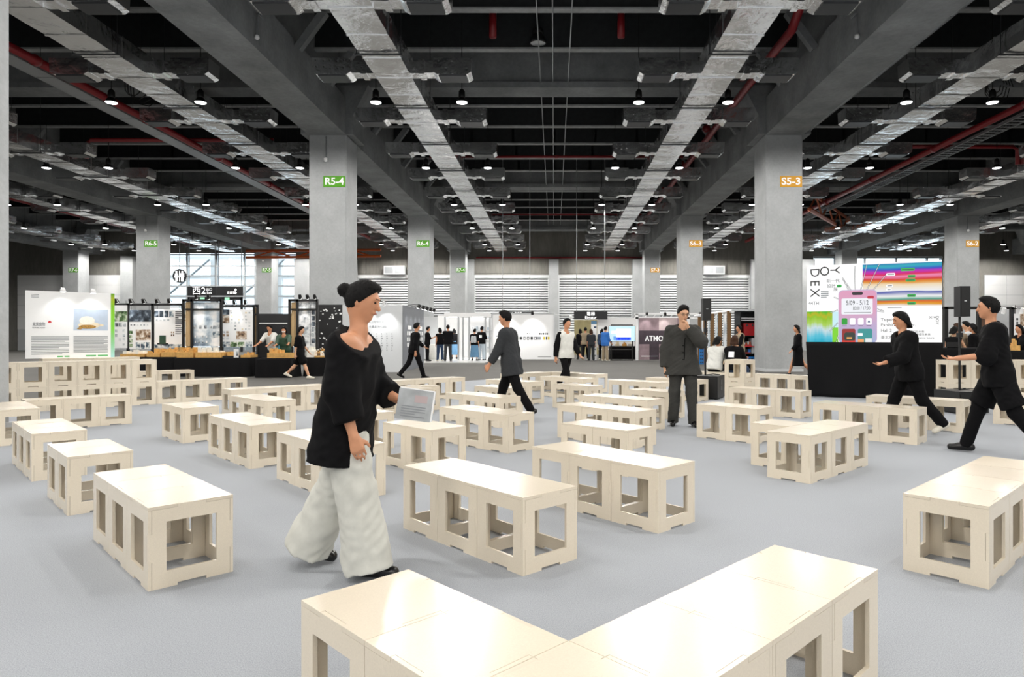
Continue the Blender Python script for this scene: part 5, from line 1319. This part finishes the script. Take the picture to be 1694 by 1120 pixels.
    if face:
        for sd in (-1, 1):
            link('eye', sdf_mesh('eye', [('e', hp_(sd*.031, .086, .006), (.012, .008, .0055), Rh, 0)], .004, (), 0, ('eye_dark',)), t)
            link('eyebrow', sdf_mesh('eyebrow', [('c', hp_(sd*.018, .097, .028), hp_(sd*.046, .089, .03), .004, .003, 0)], .0035, (), 0, ('hair_black',)), t)
        link('mouth', sdf_mesh('mouth', [('c', hp_(-.018, .098, -.057), hp_(.018, .098, -.057), .0045, .0045, 0)], .0035, (), 0, ('lip',)), t)
    if extra: extra(t, J, tp, hp_, pel)
    return t, J, s
def glasses(t, J, tp, hp_, pel):
    m = MB()
    for sd in (-1, 1):
        ring = [hp_(sd*.034+.024*math.cos(q*math.pi/5), .109-.004*abs(math.cos(q*math.pi/5)), .004+.017*math.sin(q*math.pi/5)) for q in range(11)]
        m.tube(ring, .0022, 5, cap=False); m.tube([hp_(sd*.058, .105, .008), hp_(sd*.08, .0, .004)], .0022, 4)
    m.tube([hp_(-.011, .11, .008), hp_(.011, .11, .008)], .0022, 4)
    m.build('glasses', 'black_metal', t)
def backprint(t, J, tp, hp_, pel):
    q = [tp(x, y, zz) for x, zz in ((-.06, .22), (.09, .22), (.09, .36), (-.06, .36)) for y in (-.135,)]
    M_ = MB(); M_.add([tuple(p) for p in q]+[tuple(np.array(p)+np.array([0, .03, 0])) for p in q], [(0, 3, 2, 1), (4, 5, 6, 7), (0, 1, 5, 4), (1, 2, 6, 5), (2, 3, 7, 6), (3, 0, 4, 7)]).build('back_print', 'letter_white', t)
def backpack(mname):
    def f(t, J, tp, hp_, pel):
        link('backpack', sdf_mesh('backpack', [('c', tp(-.08, -.17, .1), tp(-.07, -.17, .34), .085, .075, .03), ('c', tp(.08, -.17, .1), tp(.07, -.17, .34), .085, .075, .03)], .02, (), .002, (mname,)), t)
    return f
def lapels(t, J, tp, hp_, pel):
    m = MB()
    m.tube([tp(-.05, .06, .47), tp(-.012, .137, .3), tp(-.004, .14, .0)], .006, 5); m.build('jacket_edge', 'fabric_black', t)
    for k in range(3): MB().tube([tp(.012, .137, .22-.1*k), tp(.012, .144, .22-.1*k)], .009, 8).build('button', 'fabric_black', t)
BLK = 'fabric_black'
walk = dict(lR=(20, 2, 4), lL=(-18, 2, 22, 25), aR=(-14, 7, 12, 0), aL=(16, 7, 22, 0))
def W_(**k): d = dict(walk); d.update(k); return d

# the woman crossing in front
wt, wj, ws = person('woman in black off-shoulder top and wide white trousers walking past', -1.15, 3.70, -90, 1.62,
    dict(lean=7, hp=16, lR=(12, 2, 2), lL=(-11, 2, 16, 14), aR=(-4, 9, 22, 0), aL=('ik', (-.1, .3, 1.0), (-.5, -.4, -.8))),
    dict(m=BLK, sl=1.7, inf=.042, hem=-.27, fl=.03, sr=.02, wr=.007, neck=(.0, .02, .455, .1, .6, .8)),
    dict(m='fabric_offwhite', inf=.035, fl=.125, wr=.008), 'leather_black', ('hair_black', 'bun'), .010, face=True, skin='skin')
hw = wj['wrL']*ws
c_, s_ = math.cos(-math.pi/2), math.sin(-math.pi/2)
hx = Vector((-1.15+c_*hw[0]-s_*(hw[1]+.09), 3.70+s_*hw[0]+c_*(hw[1]+.09), hw[2]))
t = thing('folder', 'grey printed folder held by the woman in white trousers', 'folder', (hx.x+.0, hx.y-.095, hx.z-.10), math.radians(8))
o = cbox('cover', 'paper_grey', t, -.1, -.008, 0, .09, .008, .17); cbox('sheets', 'print_white', t, -.095, -.004, .004, .1, .004, .176); cbox('label', 'mauve_light', t, -.01, -.0095, .1, .06, -.008, .14)
rects('printed_lines', t, lines(-.4, .3, .1, .5, 5, 'letter_grey'), .19, .17, -.0096)
t.rotation_euler = (math.radians(-8), math.radians(9), math.radians(14))

# the man standing in thought
person('man in loose dark grey suit and glasses standing with hand at chin', 1.85, 9.62, 176, 1.74,
    dict(hp=16, yaw=14, lR=(-3, 3, 0), lL=(5, 4, 3), aR=(-4, 11, 10, 0), aL=('ik', (-.05, .215, 1.40), (-1, .1, -1.1), (.22, -.1, 1.)), curlL=.9),
    dict(m='suit_grey', sl=2, inf=.034, hem=-.2, fl=.04, sr=.022, wr=.007),
    dict(m='suit_grey', inf=.02, fl=.066, wr=.005), 'leather_black', ('hair_black', 'short'), .010, skin='skin_light', face=True, extra=lambda *a: (glasses(*a), lapels(*a)))
person('man in long charcoal coat striding between the stools', PX(845, 10.55), 10.55, 75, 1.73, W_(lean=7, hp=8, lR=(22, 3, 6), lL=(-20, 3, 14, 25), aL=(18, 8, 14, 0)),
    dict(m='fabric_charcoal', sl=1.9, inf=.035, hem=-.24, fl=.02, wr=.005), dict(m=BLK, inf=.016, fl=.055), res=.014)
person('man in white shirt with black sleeves walking by the far benches', PX(936, 15.4), 15.4, -140, 1.74, W_(aR=(-10, 12, 10, 0)),
    dict(m='fabric_white', sl=1.95, slm=BLK, inf=.03, hem=-.12, wr=.005), dict(m=BLK, fl=.052), res=.016, extra=backpack('bag_black'))
person('dark-clad person striding past the white entry wall', PX(685, 20.2), 20.2, -60, 1.74, W_(lean=6, aL=(35, 8, 20, 0)), dict(m=BLK, sl=1.8, inf=.03, hem=-.15), dict(m=BLK, fl=.055), res=.018)
person('woman in black hoodie walking in front of the lit screen', 4.72, 8.9, 85, 1.67, W_(lean=8, hp=14, aL=(22, 6, 50, 0)),
    dict(m=BLK, sl=1.9, inf=.045, hem=-.16, sr=.015), dict(m=BLK, fl=.06, inf=.02), 'shoe_white', ('hair_black', 'bob'), .014, face=True)
person('man in black tee and wide black shorts striding beside the long bench', PX(1650, 7.25), 7.25, 62, 1.77, W_(lean=5, lR=(22, 4, 6), lL=(-20, 4, 16, 22), aL=(18, 10, 66, 0)),
    dict(m=BLK, sl=1.0, inf=.04, hem=-.16, sr=.025, wr=.006), dict(m=BLK, fl=.056, inf=.014), 'leather_black', ('hair_black', 'short'), .012, face=True,
    extra=lambda t, J, tp, hp_, pel: link('shorts', sdf_mesh('shorts', [('c', J['hip'+n_], J['hip'+n_]+(J['kn'+n_]-J['hip'+n_])*.88, .112, .122, .05, 1) for n_ in 'LR'], .012, (), .006, (BLK,)), t))
# seated pair on the long row
sit = dict(lL=(86, 6, 84), lR=(86, 6, 84), lean=18, hp=20, aL=(40, 0, 50, 20), aR=(40, 0, 50, 20))
def onrow(px): q = (px-CX)/FPX; d = 20.22/(1+q); return q*d, d
x, y = onrow(1181.5); person('woman in white jacket sitting on the long stool row, seen from behind', x, y, -45, 1.66, sit, dict(m='fabric_white', sl=2, inf=.045, hem=-.1, wr=.008), dict(m=BLK), 'shoe_white', ('hair_black', 'bob'), .016, seat=HS+.02)
x, y = onrow(1211); person('woman in black shirt with white back print sitting on the stool row', x, y, -45, 1.68, dict(sit, hp=12, yaw=20, lean=12), dict(m=BLK, sl=1.2, inf=.035, hem=-.1, wr=.006), dict(m='denim_dark'), 'shoe_white', ('hair_brown', 'long'), .016, seat=HS+.02, extra=backprint)
person('passer-by with black hair and pale top before the timber posts', PX(1224, 23.5), 23.5, 100, 1.72, W_(), dict(m='fabric_beige', sl=1.5, slm=BLK, inf=.03, hem=-.2), dict(m=BLK), res=.02)
person('long-haired person in black walking beside column S5-3', PX(1320, 21.3), 21.3, 80, 1.68, W_(), dict(m=BLK, sl=1.9, inf=.03, hem=-.2), dict(m=BLK, k='skirt', len=.55), 'leather_black', ('hair_black', 'long'), .02)
# left exhibits
person('man in white tee leaning over the models beside the masked woman', PX(452.5, 22.6), 22.6, 165, 1.72, dict(lean=22, hp=20, aL=(40, 8, 20, 0), aR=(40, 8, 20, 0)), dict(m='fabric_white', sl=.9, inf=.03, hem=-.12), dict(m='fabric_charcoal'), res=.02)
def mask(t, J, tp, hp_, pel): link('face_mask', sdf_mesh('face_mask', [('e', hp_(0, .062, -.045), (.055, .045, .042), I3, .01)], .01, (), 0, ('print_white',)), t)
def tealbag(t, J, tp, hp_, pel):
    mask(t, J, tp, hp_, pel); link('shoulder_bag', sdf_mesh('shoulder_bag', [('c', tp(.2, .06, .02), tp(.2, .06, .14), .08, .07, .02)], .02, (), 0, ('bag_teal',)), t)
person('masked woman in dark shirt with a teal bag at the model table', PX(470, 22.0), 22.05, 190, 1.62, dict(lean=15, hp=18, aL=(45, 8, 30, 0), aR=(20, 8, 60, 0)), dict(m='print_darkgreen', sl=1.0, inf=.03, hem=-.12), dict(m=BLK), 'leather_black', ('hair_black', 'bob'), .02, extra=tealbag)
person('woman in black dress and white shoes walking past the tables', PX(496, 20.2), 20.2, -85, 1.64, W_(hp=8, lR=(24, 2, 4), lL=(-20, 2, 25, 22)), dict(m=BLK, sl=.9, inf=.03, hem=-.2), dict(m=BLK, k='shorts', len=.75, inf=.03), 'shoe_white', ('hair_black', 'bob'), .016, skin='skin_light')
# far booth visitors
cross = dict(aL=(25, 2, 85, 55), aR=(25, 2, 85, 55))
person('man in black tee with white print, arms crossed, by the card wall', PX(707, 33.6), 33.6, -70, 1.74, cross, dict(m=BLK, sl=.9, inf=.03, hem=-.12), dict(m=BLK, fl=.05), res=.022, z=FL+.03)
person('long-haired woman in jeans at the white booth doorway', PX(728, 34), 34, 30, 1.68, dict(aR=(5, 8, 20, 0)), dict(m=BLK, sl=0, inf=.02, hem=-.08), dict(m='denim_dark', fl=.06), 'shoe_white', ('hair_black', 'long'), .022, z=FL+.03)
person('man in black jacket seen from behind at the booth doorway', PX(741, 33.4), 33.4, 5, 1.82, dict(aL=(20, 4, 70, 30), aR=(20, 4, 70, 30)), dict(m=BLK, sl=2, inf=.03, hem=-.12), dict(m='fabric_charcoal'), 'leather_black', res=.022, z=FL+.03)
person('woman in denim skirt half hidden behind the man in black jacket', PX(751.5, 36.6), 36.6, 20, 1.66, {}, dict(m=BLK, sl=.9, inf=.025), dict(m='denim', k='skirt', len=.7), 'leather_black', ('hair_black', 'long'), .024, z=FL+.03)
person('woman in long denim skirt with grey backpack inside the booth', PX(785, 34.2), 34.2, -10, 1.64, {}, dict(m=BLK, sl=.9, inf=.025), dict(m='denim', k='skirt', len=.75), 'leather_black', ('hair_black', 'bun'), .022, z=FL+.03, extra=backpack('grey_case'))
person('man in black tee and pale trousers beside the denim skirt', PX(796.5, 34.9), 34.9, -25, 1.76, dict(aR=(25, 6, 60, 20)), dict(m=BLK, sl=.9, inf=.03), dict(m='print_bluegrey', fl=.07), 'leather_black', res=.022, z=FL+.03, extra=backprint)
person('person in dark clothes on one side of the passage group', PX(960, 36.9), 36.9, 15, 1.68, {}, dict(m=BLK, sl=1.9, inf=.025), dict(m='fabric_charcoal'), 'leather_black', ('hair_black', 'long'), .024, z=FL)
person('tall person with cream bag across the back in the passage group', PX(968.5, 35.5), 35.5, -5, 1.8, W_(), dict(m='fabric_beige', sl=1, slm=BLK, inf=.03), dict(m=BLK), 'shoe_white', ('hair_black', 'bun'), .022, z=FL)
person('person in grey trousers by the narrow standing sign', PX(978, 35.2), 35.2, 10, 1.66, {}, dict(m='fabric_charcoal', sl=.9, inf=.025), dict(m='fabric_charcoal', fl=.06), 'leather_black', ('hair_brown', 'long'), .022, z=FL)
person('man in bright blue shirt and khaki trousers beside the television', PX(1001, 34.6), 34.6, -45, 1.78, dict(aR=(10, 5, 30, 0)), dict(m='fabric_blue', sl=1.5, inf=.035, hem=-.18), dict(m='fabric_beige', fl=.065), 'shoe_white', res=.022, z=FL)
person('person in dark blue partly hidden behind the blue-shirted man', PX(995.5, 36.3), 36.3, -30, 1.68, {}, dict(m='denim_dark', sl=1.9, inf=.025), dict(m=BLK), 'shoe_white', ('hair_black', 'bob'), .024, z=FL)
# crowd at the counter on the right
person('woman in black tank top with bare arm at the black counter', PX(1574.5, 16.8), 16.8, -60, 1.56, dict(lean=12, hp=22, aR=(30, 12, 30, 0)), dict(m=BLK, sl=0, inf=.015), dict(m=BLK), 'leather_black', ('hair_black', 'bob'), .018, z=FL, skin='skin_light')
person('person in beige jacket with back turned at the black counter', PX(1585.5, 17.5), 17.5, 10, 1.64, dict(hp=10), dict(m='fabric_beige', sl=2, inf=.035, hem=-.2), dict(m='fabric_charcoal'), 'leather_black', ('hair_brown', 'bob'), .018, z=FL)
person('young man in grey shirt facing sideways behind the speaker pole', PX(1601, 18.0), 18.0, 60, 1.70, dict(hp=12), dict(m='panel_grey', sl=1.9, inf=.03), dict(m='fabric_charcoal'), 'leather_black', res=.018, z=FL, skin='skin_light')
person('woman with long black hair and black coat near the copper panel', PX(1612, 17.2), 17.2, 40, 1.62, {}, dict(m=BLK, sl=2, inf=.04, hem=-.3), dict(m=BLK), 'leather_black', ('hair_black', 'long'), .018, z=FL)
person('person in black at the end of the counter under the pink poster', PX(1693, 16.9), 16.9, 90, 1.6, dict(lean=10, aL=(40, 6, 30, 0)), dict(m=BLK, sl=1.5, inf=.03), dict(m=BLK), 'leather_black', ('hair_black', 'long'), .018, z=FL)
